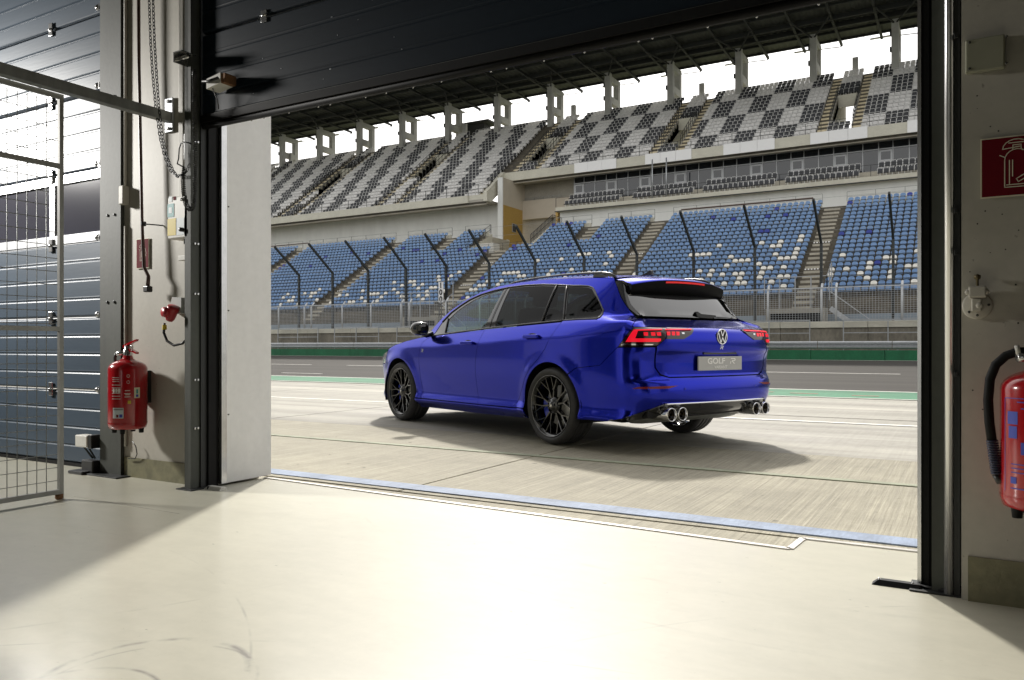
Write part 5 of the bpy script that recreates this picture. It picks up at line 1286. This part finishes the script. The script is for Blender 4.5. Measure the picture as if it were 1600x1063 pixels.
# windows
trim_holes = [
 [(3.225,.962),(3.272,1.10),(3.16,1.185),(3.053,1.236),(2.93,1.282),(2.799,1.318),(2.62,1.350),(2.444,1.366),(2.50,.999)],
 [(2.336,1.007),(2.353,1.368),(2.122,1.371),(1.85,1.362),(1.659,1.347),(1.654,1.037)],
 [(1.622,1.038),(1.612,1.343),(1.507,1.333),(1.377,1.046)],
 [(1.336,1.049),(1.467,1.329),(1.30,1.319),(1.205,1.308),(1.15,1.292),(1.01,1.178),(.945,1.112),(.952,1.080),(.985,1.052)]]
trim_holes = [G_(h) for h in trim_holes]
for sg in (0, 1):
    panel('window_surround', G_(dlo_low[::-1])[0:0]+G_(dlo_rear[:0])+G_(dlo_top)+G_(dlo_low[::-1])+G_(dlo_rear[::-1])[1:-1], m_gloss, CAR, holes=trim_holes, off=-.004, gap=.001, right=bool(sg))
    for h, mt in zip(trim_holes, (m_glassf, m_glassd, m_glassd, m_glassd)):
        panel('side_window', h, mt, CAR, off=-.006, gap=-.002, right=bool(sg), lip=.003, step=.06)
    S_ = np.array([1, -1 if sg else 1, 1])
    def strip(nm, pts, r, off=.0015):
        P = []
        for a, b in zip(pts[:-1], pts[1:]):
            k = max(2, int(abs(a[0]-b[0])/.06)+int(abs(a[1]-b[1])/.06))
            P += [(a[0]+(b[0]-a[0])*j/k, a[1]+(b[1]-a[1])*j/k) for j in range(k)]
        P.append(pts[-1]); s = np.array([SB(p[0]) for p in P]); z = np.array([p[1] for p in P])
        q = (Q(s, z)+nrm(Q, s, z)*off)*S_
        MB().tube(q.tolist(), r, 6).build(nm, m_trim, CAR, local=1)
    strip('window_strip', dlo_low, .0065); strip('window_strip', [dlo_low[0]]+dlo_rear[::-1][1:]+dlo_top[1:-2], .0055)
    strip('pillar_strip', [(1.637,1.03),(1.633,1.352)], .007); strip('pillar_strip', [(1.357,1.045),(1.487,1.335)], .007)
    strip('pillar_strip', [(2.42,1.0),(2.405,1.375)], .003); strip('pillar_strip', [(3.225,.96),(3.29,1.11)], .006)
# roof, windscreen, bonnet as sheets between the two sides
def span_sheet(name, left, mat, crown, push, parent, n=18, off=0.0):
    """sheet between the left edge and its mirror image; crown lifts it, push moves the middle forwards"""
    L = [np.array(p) for p in left]; k = len(L); vs = []
    for i, p in enumerate(L):
        for j in range(n+1):
            t = 1-2*j/n; w = 1-t*t; w2 = 1-abs(t)**3
            vs.append((p[0]+push[i]*w, p[1]*t, p[2]+crown[i]*w2*.75+crown[i]*w*.25+off))
    fs = [(i*(n+1)+j, (i+1)*(n+1)+j, (i+1)*(n+1)+j+1, i*(n+1)+j+1) for i in range(k-1) for j in range(n)]
    return MB().add(vs, fs, 0, True).build(name, mat, parent, local=1)
def fine(pts, st=.05):
    out = []
    for a, b in zip(pts[:-1], pts[1:]):
        m = max(1, int(abs(a[0]-b[0])/st)); out += [(a[0]+(b[0]-a[0])*j/m, a[1]+(b[1]-a[1])*j/m) for j in range(m)]
    return out+[pts[-1]]
f_re = pchip([p[0] for p in roof_edge], [p[1] for p in roof_edge])
def edge_pts(s0, s1, n):
    s = np.linspace(s0, s1, n); return [Q(SB(a), float(f_re(a))) for a in s]
re_ = edge_pts(.93, 2.70, 36)
span_sheet('roof', re_, m_paint, [.030+.018*min(1, i/10) for i in range(36)], [-.05*(1-i/35)+.10*(i/35)**2 for i in range(36)], CAR)
ws = edge_pts(2.71, 3.60, 20)
span_sheet('windscreen', ws, m_glassf, [.048-.018*(i/19) for i in range(20)], [.105+.26*(i/19) for i in range(20)], CAR)
ft = fine([(2.0,.930)]+fend_top[1:]+[(3.12,.715),(3.25,.665),(3.34,.63)], .05)
hl = [Q(SX(x), z) for x, z in ft]
span_sheet('bonnet', hl, m_paint, [.055-.02*i/len(hl) for i in range(len(hl))], [.40-.30*i/len(hl) for i in range(len(hl))], CAR)
nose = [(SX(3.08),.60),(SX(3.08),.52)]+arc(2.669, math.radians(33), math.asin((.20-.324)/R_ARCH), 10)+[(SX(3.2),.185),(5.6,.19)]
L0 = BPLAN[0][-1]
def FrontQ(s, z): return body(np.clip(s, 0, L0-1e-4), z)
nose = [(SX(3.08),.615),(SX(3.08),.52)]+arc(2.669, math.radians(33), math.asin((.20-.324)/R_ARCH), 10)+[(L0-.6,.185),(L0-.001,.19),(L0-.001,.655),(L0-.5,.655)]
both('front_bumper', nose, m_paint, CAR, fn=FrontQ, gap=0)
both('headlamp', [(SX(2.975),.765),(SX(3.02),.705),(SX(3.075),.622),(L0-.5,.66),(L0-.45,.70),(SX(3.2),.715)], M('headlamp_glass', (.30,.32,.36), .08, .2, 1), CAR, fn=FrontQ, off=.001)
# spoiler with the third brake lamp
sp = MB(); spb = MB(); n = 22
def spx(t): return abs(t)**2.4
for i in range(n+1):
    t = 1-2*i/n; y = t*.585; dz = -.050*spx(t); dx = .07*spx(t)
    A = [(-.45, y*1.015, 1.413+dz), (-.56, y*.99, 1.400+dz), (-.66+dx, y*.965, 1.381+dz), (-.700+dx, y*.955, 1.369+dz), (-.706+dx, y*.953, 1.362+dz)]
    B = [(-.704+dx, y*.953, 1.360+dz), (-.690+dx*.9, y*.95, 1.315+dz), (-.650+dx*.6, y*.935, 1.245+dz*.4), (-.60+dx*.3, y*.93, 1.235), (-.50, y*.93, 1.250)]
    sp.v += A; spb.v += B
for mb in (sp, spb):
    for i in range(n):
        for j in range(4): mb.f.append([i*5+j, (i+1)*5+j, (i+1)*5+j+1, i*5+j+1]); mb.m.append(0); mb.sm.append(True)
spo = sp.build('roof_spoiler', m_paint, CAR, local=1); spn = spb.build('spoiler_underside', M('satin_black', (.003,.003,.0035), .5, spec=.1), CAR, local=1)
for sg in (1, -1):
    y = .585*sg
    q = [(-.45, y*1.015, 1.363), (-.56, y*.99, 1.350), (-.59, y*.965, 1.331), (-.63, y*.955, 1.319), (-.634, y*.953, 1.312), (-.627, y*.95, 1.265), (-.614, y*.935, 1.225), (-.579, y*.93, 1.235), (-.50, y*.93, 1.250), (-.44, y, 1.30)]
    MB().add(q, [tuple(range(10)) if sg > 0 else tuple(range(10))[::-1]]).build('spoiler_cheek', m_gloss, CAR, local=1)
w = MB()
vs = []
for i in range(13):
    y = .235*(1-2*i/12); t = y/.585; vs += [(-.7085+.07*spx(t), y, 1.353-.05*spx(t)), (-.7065+.07*spx(t), y, 1.338-.05*spx(t))]
MB().add(vs, [(2*i, 2*i+1, 2*i+3, 2*i+2) for i in range(12)]).build('brake_light', emit('brake_red', (.7,.008,.012), .25), spn, local=1)
# details on the tail
PLT = Matrix.Rotation(math.radians(4), 4, 'Y')
pl = MB().bbox((-1.062, -.262, .632), (-1.048, .262, .742), .004, 0).build('number_plate', m_plate, CAR, local=1)
FX = (0, -1, 0)
writing('lettering', 'GOLF', .062, m_board, facing((-1.0632, .055, .704), FX), pl, .0006, 1.35, .0016).matrix_parent_inverse = Matrix()
writing('lettering', 'VARIANT', .030, m_board, facing((-1.0632, .0, .657), FX), pl, .0006, 1.25, .0006).matrix_parent_inverse = Matrix()
def r_mark(x, y, z, h, mat, parent, X=(0,-1,0), off=.0008):
    """letter R drawn as two open strokes"""
    T = facing((x, y, z), X); s = h
    P = [[(-.55,.5),(.55,.5),(.75,.36),(.70,.10),(.50,-.02),(-.25,-.02),(-.18,.16),(.42,.16),(.50,.22),(.48,.30),(.42,.33),(-.50,.33)],
         [(-.30,-.02),(.05,-.02),(.62,-.5),(.28,-.5)], [(-.62,-.02),(-.40,-.02),(-.52,-.5),(-.74,-.5)]]
    m_ = MB()
    for p in P:
        k = len(p); m_.add([T @ Vector((a*s, b*s, d_)) for d_ in (0, off) for a, b in p], [tuple(range(k, 2*k))]+[(i, (i+1) % k, (i+1) % k+k, i+k) for i in range(k)])
    return m_.build('r_mark', mat, parent, local=1)
r_mark(-1.0632, -.145, .704, .046, m_board, pl)
bz = MB(); cz = Vector((-1.076, 0, .897)); rb = .058
bz.tube([cz+Vector((0, rb*math.cos(q), rb*math.sin(q))) for q in [2*PI*k/40 for k in range(40)]], .0052, 6, closed=True)
def bs(a, b): bz.bar(cz+Vector((-.001, -a[0], a[1])), cz+Vector((-.001, -b[0], b[1])), .009, .008)
bs((-.022,.050),(-.0005,.004)); bs((.022,.050),(.0005,.004)); bs((-.048,.028),(-.022,-.048)); bs((-.022,-.048),(-.0005,-.006)); bs((.048,.028),(.022,-.048)); bs((.022,-.048),(.0005,-.006))
em = bz.build('badge', m_chrome, CAR, local=1)
MB().lathe([(.001,.002),(.054,.002),(.057,-.006)], 32, 0, Matrix.Translation(cz+Vector((.004,0,0))) @ Matrix.Rotation(-PI/2, 4, 'Y')).build('badge_ground', m_gloss, em)
r_mark(-1.070, 0, .812, .028, m_chrome, CAR, off=.003)
for y, mt in ((.885, m_chrome), (-.885, m_chrome)):
    pz = Q(SX(2.14), .775); r_mark(2.14, (pz[1]+.001)*(1 if y > 0 else -1), .775, .034, mt, CAR, (-1,0,0) if y > 0 else (1,0,0), .002)
MB().bbox((-1.062, -.20, .757), (-1.03, .20, .772), .005).build('handle_recess', m_gloss, CAR, local=1)
MB().prism([(-.02,-.008),(.03,-.02),(.16,-.022),(.21,-.012),(.21,.004),(.03,.012),(-.015,.03),(-.035,.02)], (0,.028), 0, Matrix(((0,1,0,-.815),(-1,0,0,-.03),(0,0,1,1.075),(0,0,0,1)))).build('wiper_arm', m_black, CAR, local=1)
MB().tube([(-.800,-.10,1.068),(-.796,-.30,1.063),(-.775,-.50,1.057)], .007, 6).build('wiper_blade', m_black, CAR, local=1)
for sg in (1, -1):
    for y in (.445, .565):
        T = Matrix.Translation((-.90, y*sg, .308)) @ Matrix.Rotation(-PI/2, 4, 'Y')
        tp = MB().lathe([(.048,0),(.051,.02),(.052,.165),(.0495,.172),(.046,.170),(.043,.150),(.042,.06)], 28, 0, T).build('exhaust_tip', m_chrome, CAR, local=1)
        MB().lathe([(.042,.06),(.001,.06)], 20, 0, T).lathe([(.012,.062),(.010,.135),(.001,.137)], 12, 0, T).build('exhaust_core', m_exh, tp)
    MB().tube([(-.55, .30*sg, .27), (-.72, .42*sg, .28), (-.92, .505*sg, .30)], .04, 10).build('exhaust_pipe', m_galvd, CAR, local=1)
MB().lathe([(.001,-.62),(.075,-.60),(.085,-.5),(.085,.5),(.075,.60),(.001,.62)], 18, 0, Matrix.Translation((-.68, 0, .275)) @ Matrix.Rotation(PI/2, 4, 'X') @ Matrix.Scale(.8, 4, (0,1,0))).build('silencer', m_galvd, CAR, local=1)
for sg in (1, -1):
    for y_, z_ in ((.30,.50),(.62,.50)):
        q = Q(y_+.12, z_)*[1,sg,1]; MB().lathe([(.011,0),(.010,.002),(.001,.002)], 12, 0, Matrix.Translation(q) @ Matrix.Rotation(-PI/2, 4, 'Y')).build('parking_sensor', m_paint, CAR, local=1)
# door handles, mirrors, roof rails, aerial
for sg in (1, -1):
    for x, z in ((1.255,.853),(.238,.905)):
        q = Q(SX(x), z)
        MB().bbox((x-.105, (q[1]+.012)*sg, z-.016), (x+.105, (q[1]+.034)*sg, z+.018), .009).bbox((x-.10, (q[1]-.01)*sg, z-.012), (x-.06, (q[1]+.02)*sg, z+.012), .004).bbox((x+.06, (q[1]-.01)*sg, z-.012), (x+.10, (q[1]+.02)*sg, z+.012), .004).build('door_handle', m_paint, CAR, local=1)
        MB().lathe([(.085,0),(.06,.002),(.001,.003)], 24, 0, Matrix.Translation((x+.005, (q[1]-.0005)*sg, z-.006)) @ Matrix.Rotation(-PI/2*sg, 4, 'X') @ Matrix.Scale(.42, 4, (0,1,0))).build('handle_cup', m_gloss, CAR, local=1)
    ml = MB(); prof = [(-.085,.0),(-.085,.04),(-.060,.072),(.0,.080),(.06,.060),(.085,.01),(.07,-.04),(.02,-.066),(-.05,-.066),(-.08,-.04)]
    secs = [(.0,.30,0), (.015,.75,.0), (.05,.95,-.0), (.09,1.0,-.0), (.125,.93,.01), (.15,.7,.02), (.158,.4,.03)]
    # the shell is lofted along x, from the glass forwards
    for dx_, k_, _ in secs: ml.v += [(1.955+dx_, (.985+a*1.15*k_+.02*0)*sg, 1.0+b*k_) for a, b in prof]
    n_ = len(prof)
    for i in range(len(secs)-1):
        for j in range(n_):
            f = [i*n_+j, i*n_+(j+1) % n_, (i+1)*n_+(j+1) % n_, (i+1)*n_+j]; ml.f.append(f if sg < 0 else f[::-1]); ml.m.append(0); ml.sm.append(i > 0)
    ml.f.append(list(range((len(secs)-1)*n_, len(secs)*n_))); ml.m.append(0); ml.sm.append(False)
    mo = ml.build('door_mirror', m_gloss, CAR, local=1)
    MB().add([(1.966, (.985+a*.80)*sg, 1.0+b*.80) for a, b in prof], [tuple(range(n_))]).build('mirror_glass', M('mirror_silver', (.7,.7,.7), .03, 1), mo)
    MB().tube([(2.03, .83*sg, .955), (2.04, .90*sg, .935), (2.03, .95*sg, .945)], [.03,.028,.022], 8).build('mirror_foot', m_gloss, mo)
    xr = [1.02,.92,.75,.5,.2,-.1,-.3,-.40,-.47]; zr_ = [1.412,1.430,1.442,1.448,1.448,1.440,1.429,1.412,1.384]
    MB().tube([(x, .572*sg, z) for x, z in zip(xr, zr_)], [.007,.009,.010,.010,.010,.011,.013,.014,.010], 8).build('roof_rail', m_trim, CAR, local=1)
    for a, b in ((.98,.90),(-.20,-.46)):
        MB().prism([(a,1.40),(a-.02,1.424),(b+.02,1.432 if b > 0 else 1.398),(b,1.385)], (.562*sg,.582*sg), 0).build('rail_foot', m_trim, CAR, local=1)
MB().prism([(-.33,1.440),(-.318,1.478),(-.306,1.482),(-.27,1.466),(-.20,1.448),(-.18,1.440)], (-.014,.014), 0).build('roof_aerial', m_black, CAR, local=1)
# cabin
cab = MB(); cab.box((-.95, -.70, .28), (2.25, .70, .50))
cab.box((-.80, -.62, .50), (-.05, .62, .80)); cab.build('cabin_floor', m_cabin, CAR, local=1)
def seat_car(x, y):
    m_ = MB(); m_.bbox((x-.25, y-.24, .48), (x+.28, y+.24, .66), .05)
    m_.bbox((-.055, -.23, 0), (.075, .23, .58), .05, 0, Matrix.Translation((x-.22, y, .62)) @ Matrix.Rotation(math.radians(-17), 4, 'Y'))
    m_.bbox((-.05, -.13, 0), (.05, .13, .20), .04, 0, Matrix.Translation((x-.43, y, 1.19)) @ Matrix.Rotation(math.radians(-10), 4, 'Y'))
    return m_.build('car_seat', m_cabin, CAR, local=1)
for x, y in ((1.15,.37), (1.15,-.37), (.30,.37), (.30,-.37)): seat_car(x, y)
MB().bbox((-.50, -.62, .50), (-.40, .62, 1.03), .03).build('luggage_cover', m_cabin, CAR, local=1)
MB().bbox((1.62, -.70, .50), (2.20, .70, .955), .06).build('dashboard', m_cabin, CAR, local=1)
MB().tube([(1.52+.06*math.sin(q), .37+.18*math.cos(q), .90+.175*math.sin(q)) for q in [2*PI*k/28 for k in range(28)]], .014, 6, closed=True).build('steering_wheel', m_cabin, CAR, local=1)
MB().bbox((1.30, -.10, 1.33), (1.34, .10, 1.39), .015).build('inner_mirror', m_cabin, CAR, local=1)
MB().box((-.45, -.56, 1.375), (1.25, .56, 1.385)).build('headlining', m_cabin, CAR, local=1)
both('inner_shell', X_([(.46,.30),(.42,.60),(-.1,.86),(-.3,.99),(1.0,.955),(2.0,.905),(2.24,.80),(2.24,.30)]), m_cabin, CAR, off=-.030, gap=0, step=.1)
q_ = [(0,.42),(.60,.42),(.95,.45),(1.25,.45),(1.22,.62),(1.05,.75),(.95,.95),(.80,1.0),(0,1.0)]; panel('inner_shell', q_+[(-s, z) for s, z in q_[::-1] if s > .01], m_cabin, CAR, off=-.032, gap=0, step=.1)
MB().box((-.60, -.62, .215), (3.2, .62, .30)).build('underbody', m_rubber, CAR, local=1)
for wx in (0., 2.669):
    for sg in (1, -1):
        lin = MB(); k = 18; vs = []
        for i in range(k+1):
            a = math.radians(-18)+(PI+math.radians(36))*i/k; r = .385
            vs += [(wx+r*math.cos(a), .872*sg, .324+r*math.sin(a)), (wx+r*math.cos(a), .50*sg, .324+r*math.sin(a))]
        lin.add(vs, [(2*i, 2*i+1, 2*i+3, 2*i+2) for i in range(k)], 0, True)
        lin.add([(wx+.385*math.cos(a), .50*sg, .324+.385*math.sin(a)) for a in [math.radians(-18)+(PI+math.radians(36))*i/23 for i in range(24)]], [tuple(range(24))]); lin.build('arch_liner', m_rubber, CAR, local=1)
# wheels: rim, tyre, disc, caliper; axis along +y (outside)
def wheel():
    T = Matrix.Rotation(-PI/2, 4, 'X')        # lathe z -> +y
    rm = MB()
    rm.lathe([(.246,-.20),(.240,-.17),(.222,-.14),(.216,-.02),(.228,.004),(.240,.012),(.2445,.016),(.2475,.010),(.2475,-.002)], 60, 0, T)
    rm.lathe([(.001,.004),(.030,.004),(.036,-.004),(.052,-.012),(.072,-.020),(.074,-.05)], 30, 0, T)
    def spoke(a0, r0, w0, y0, a1, r1, w1, y1, dep=.030):
        c0 = Vector((r0*math.sin(a0), 0, r0*math.cos(a0))); c1 = Vector((r1*math.sin(a1), 0, r1*math.cos(a1))); d_ = (c1-c0).normalized(); s_ = Vector((d_.z, 0, -d_.x))
        vs = []
        for c, w_, y in ((c0, w0, y0), (c1, w1, y1)):
            vs += [c+s_*w_+Vector((0,y-dep,0)), c+s_*w_*.55+Vector((0,y,0)), c-s_*w_*.55+Vector((0,y,0)), c-s_*w_+Vector((0,y-dep,0))]
        rm.add(vs, [(0,1,5,4),(1,2,6,5),(2,3,7,6),(3,0,4,7)], 0)
    for k in range(5):
        a = 2*PI*k/5+.1
        for s_ in (-1, 1):
            am = a+s_*.235
            spoke(a+s_*.16, .045, .015, -.018, am, .135, .009, -.016, .036)
            spoke(am, .130, .0085, -.016, a+s_*.155, .234, .0062, .006, .030)
            spoke(am, .130, .0085, -.016, a+s_*.475, .234, .0062, .006, .030)
        rm.lathe([(.010,-.014),(.008,-.006),(.001,-.006)], 8, 0, Matrix.Translation((.055*math.sin(a+.63), -.004, .055*math.cos(a+.63))) @ T)
    rm.v = [(p[0]*1.05, p[1], p[2]*1.05) for p in rm.v]
    w = rm.build('wheel', m_rim, CAR, local=1)
    ty = MB(); P = [(.257,-.010),(.262,.008),(.273,.020),(.290,.024),(.304,.019),(.315,.006),(.321,-.010),(.3235,-.03)]
    for g_ in (-.055,-.10,-.145): P += [(.3240,g_+.006),(.3165,g_+.005),(.3165,g_-.005),(.3240,g_-.006)]
    P += [(.3235,-.170),(.321,-.190),(.315,-.206),(.304,-.219),(.288,-.224),(.270,-.22),(.255,-.205)]
    ty.lathe(P, 72, 0, T)
    for rr in (.281,.293): ty.lathe([(rr-.0012,.0222),(rr,.0256),(rr+.0012,.0222)], 60, 0, T)
    ty.build('tyre', m_tyre, w)
    MB().tube([(.2562*math.cos(q), .0145, .2562*math.sin(q)) for q in [2*PI*k/64 for k in range(64)]], .0028, 6, closed=True).build('rim_edge', M('polished_edge', (.30,.30,.31), .2, .9), w)
    MB().lathe([(.06,-.085),(.165,-.085),(.168,-.088),(.168,-.105),(.06,-.105)], 48, 0, T).lathe([(.001,-.06),(.07,-.06),(.075,-.085)], 24, 0, T).build('brake_disc', m_disc, w)
    MB().lathe([(.0005,.0052),(.022,.0052),(.024,.0042)], 20, 0, T).build('hub_cap', m_gloss, w)
    r_mark(0, .0056, 0, .018, m_chrome, w, (-1,0,0), .0008)
    return w
wp = wheel()
def caliper(parent, ang):
    m_ = MB(); vs = []
    for i in range(9):
        a = ang-.50+1.0*i/8
        for r, y in ((.118,-.062),(.180,-.060),(.186,-.075),(.186,-.125),(.118,-.125)): vs.append((r*math.cos(a), y, r*math.sin(a)))
    fs = [(i*5+j, i*5+(j+1) % 5, (i+1)*5+(j+1) % 5, (i+1)*5+j) for i in range(8) for j in range(5)]+[(0,1,2,3,4), (44,43,42,41,40)]
    return m_.add(vs, fs).build('brake_caliper', m_cal, parent, local=1)
first = True
for wx, ca in ((0., 2.9-2.9), (2.669, 0.)):
    for sg in (1, -1):
        if first: w = wp; first = False
        else:
            w = wp.copy(); COL.objects.link(w); w.parent = CAR
            for ch in wp.children:
                if ch.name.startswith('brake_caliper'): continue
                c = ch.copy(); COL.objects.link(c); c.parent = w
        w.location = (wx, .865*sg, .324)
        w.rotation_euler = (0, (0 if sg > 0 else PI)*0+(.35 if wx else .05), 0 if sg > 0 else PI)
for w in [o for o in CAR.children if o.name.startswith('wheel')]:
    a = .25 if w.location.x < 1 else .30
    c = caliper(w, 0.0 if w.location.y > 0 else PI)
    c.rotation_euler = (0, -w.rotation_euler[1]-(-.15), 0)
# ------------------------------------------------------------------ work light in the neighbouring bay (its glare shows on the closed door)
WL = thing('work_light', 'tripod work light standing in the neighbouring garage bay', 'work light', (-8.6, 1.35, FZ))
for k in range(3):
    a = 2*PI*k/3; MB().bar((-8.6, 1.35, .9), (-8.6+.5*math.cos(a), 1.35+.5*math.sin(a), FZ), .02).build('leg', m_dark, WL)
MB().tube([(-8.6, 1.35, .85), (-8.6, 1.35, 2.9)], .016, 8).build('pole', m_dark, WL)
HD = Matrix.Translation((-8.6, 1.35, 3.0)) @ Matrix.Rotation(-PI/2, 4, 'Z')
aim = (Vector((-5.3, 3.0, 1.5))-Vector((-8.6, 1.35, 3.05))).normalized()
MB().box((-.27, -.27, -.06), (.27, .27, .02), 0, Matrix.Translation((-8.6, 1.35, 3.05)) @ (-aim).to_track_quat('Z', 'Y').to_matrix().to_4x4() @ Matrix.Translation((0,0,.05))).build('lamp_head', m_black, WL)
ld = bpy.data.lights.new('lamp', 'AREA'); ld.shape = 'SQUARE'; ld.size = .50; ld.spread = 1.5; ld.energy = 72; ld.color = (1, .97, .92)
lo_ = bpy.data.objects.new('lamp', ld); COL.objects.link(lo_); lo_.parent = WL; lo_.matrix_parent_inverse = WL.matrix_basis.inverted()
lo_.location = Vector((-8.6, 1.35, 3.05))+aim*.03; lo_.rotation_euler = aim.to_track_quat('-Z', 'Y').to_euler()
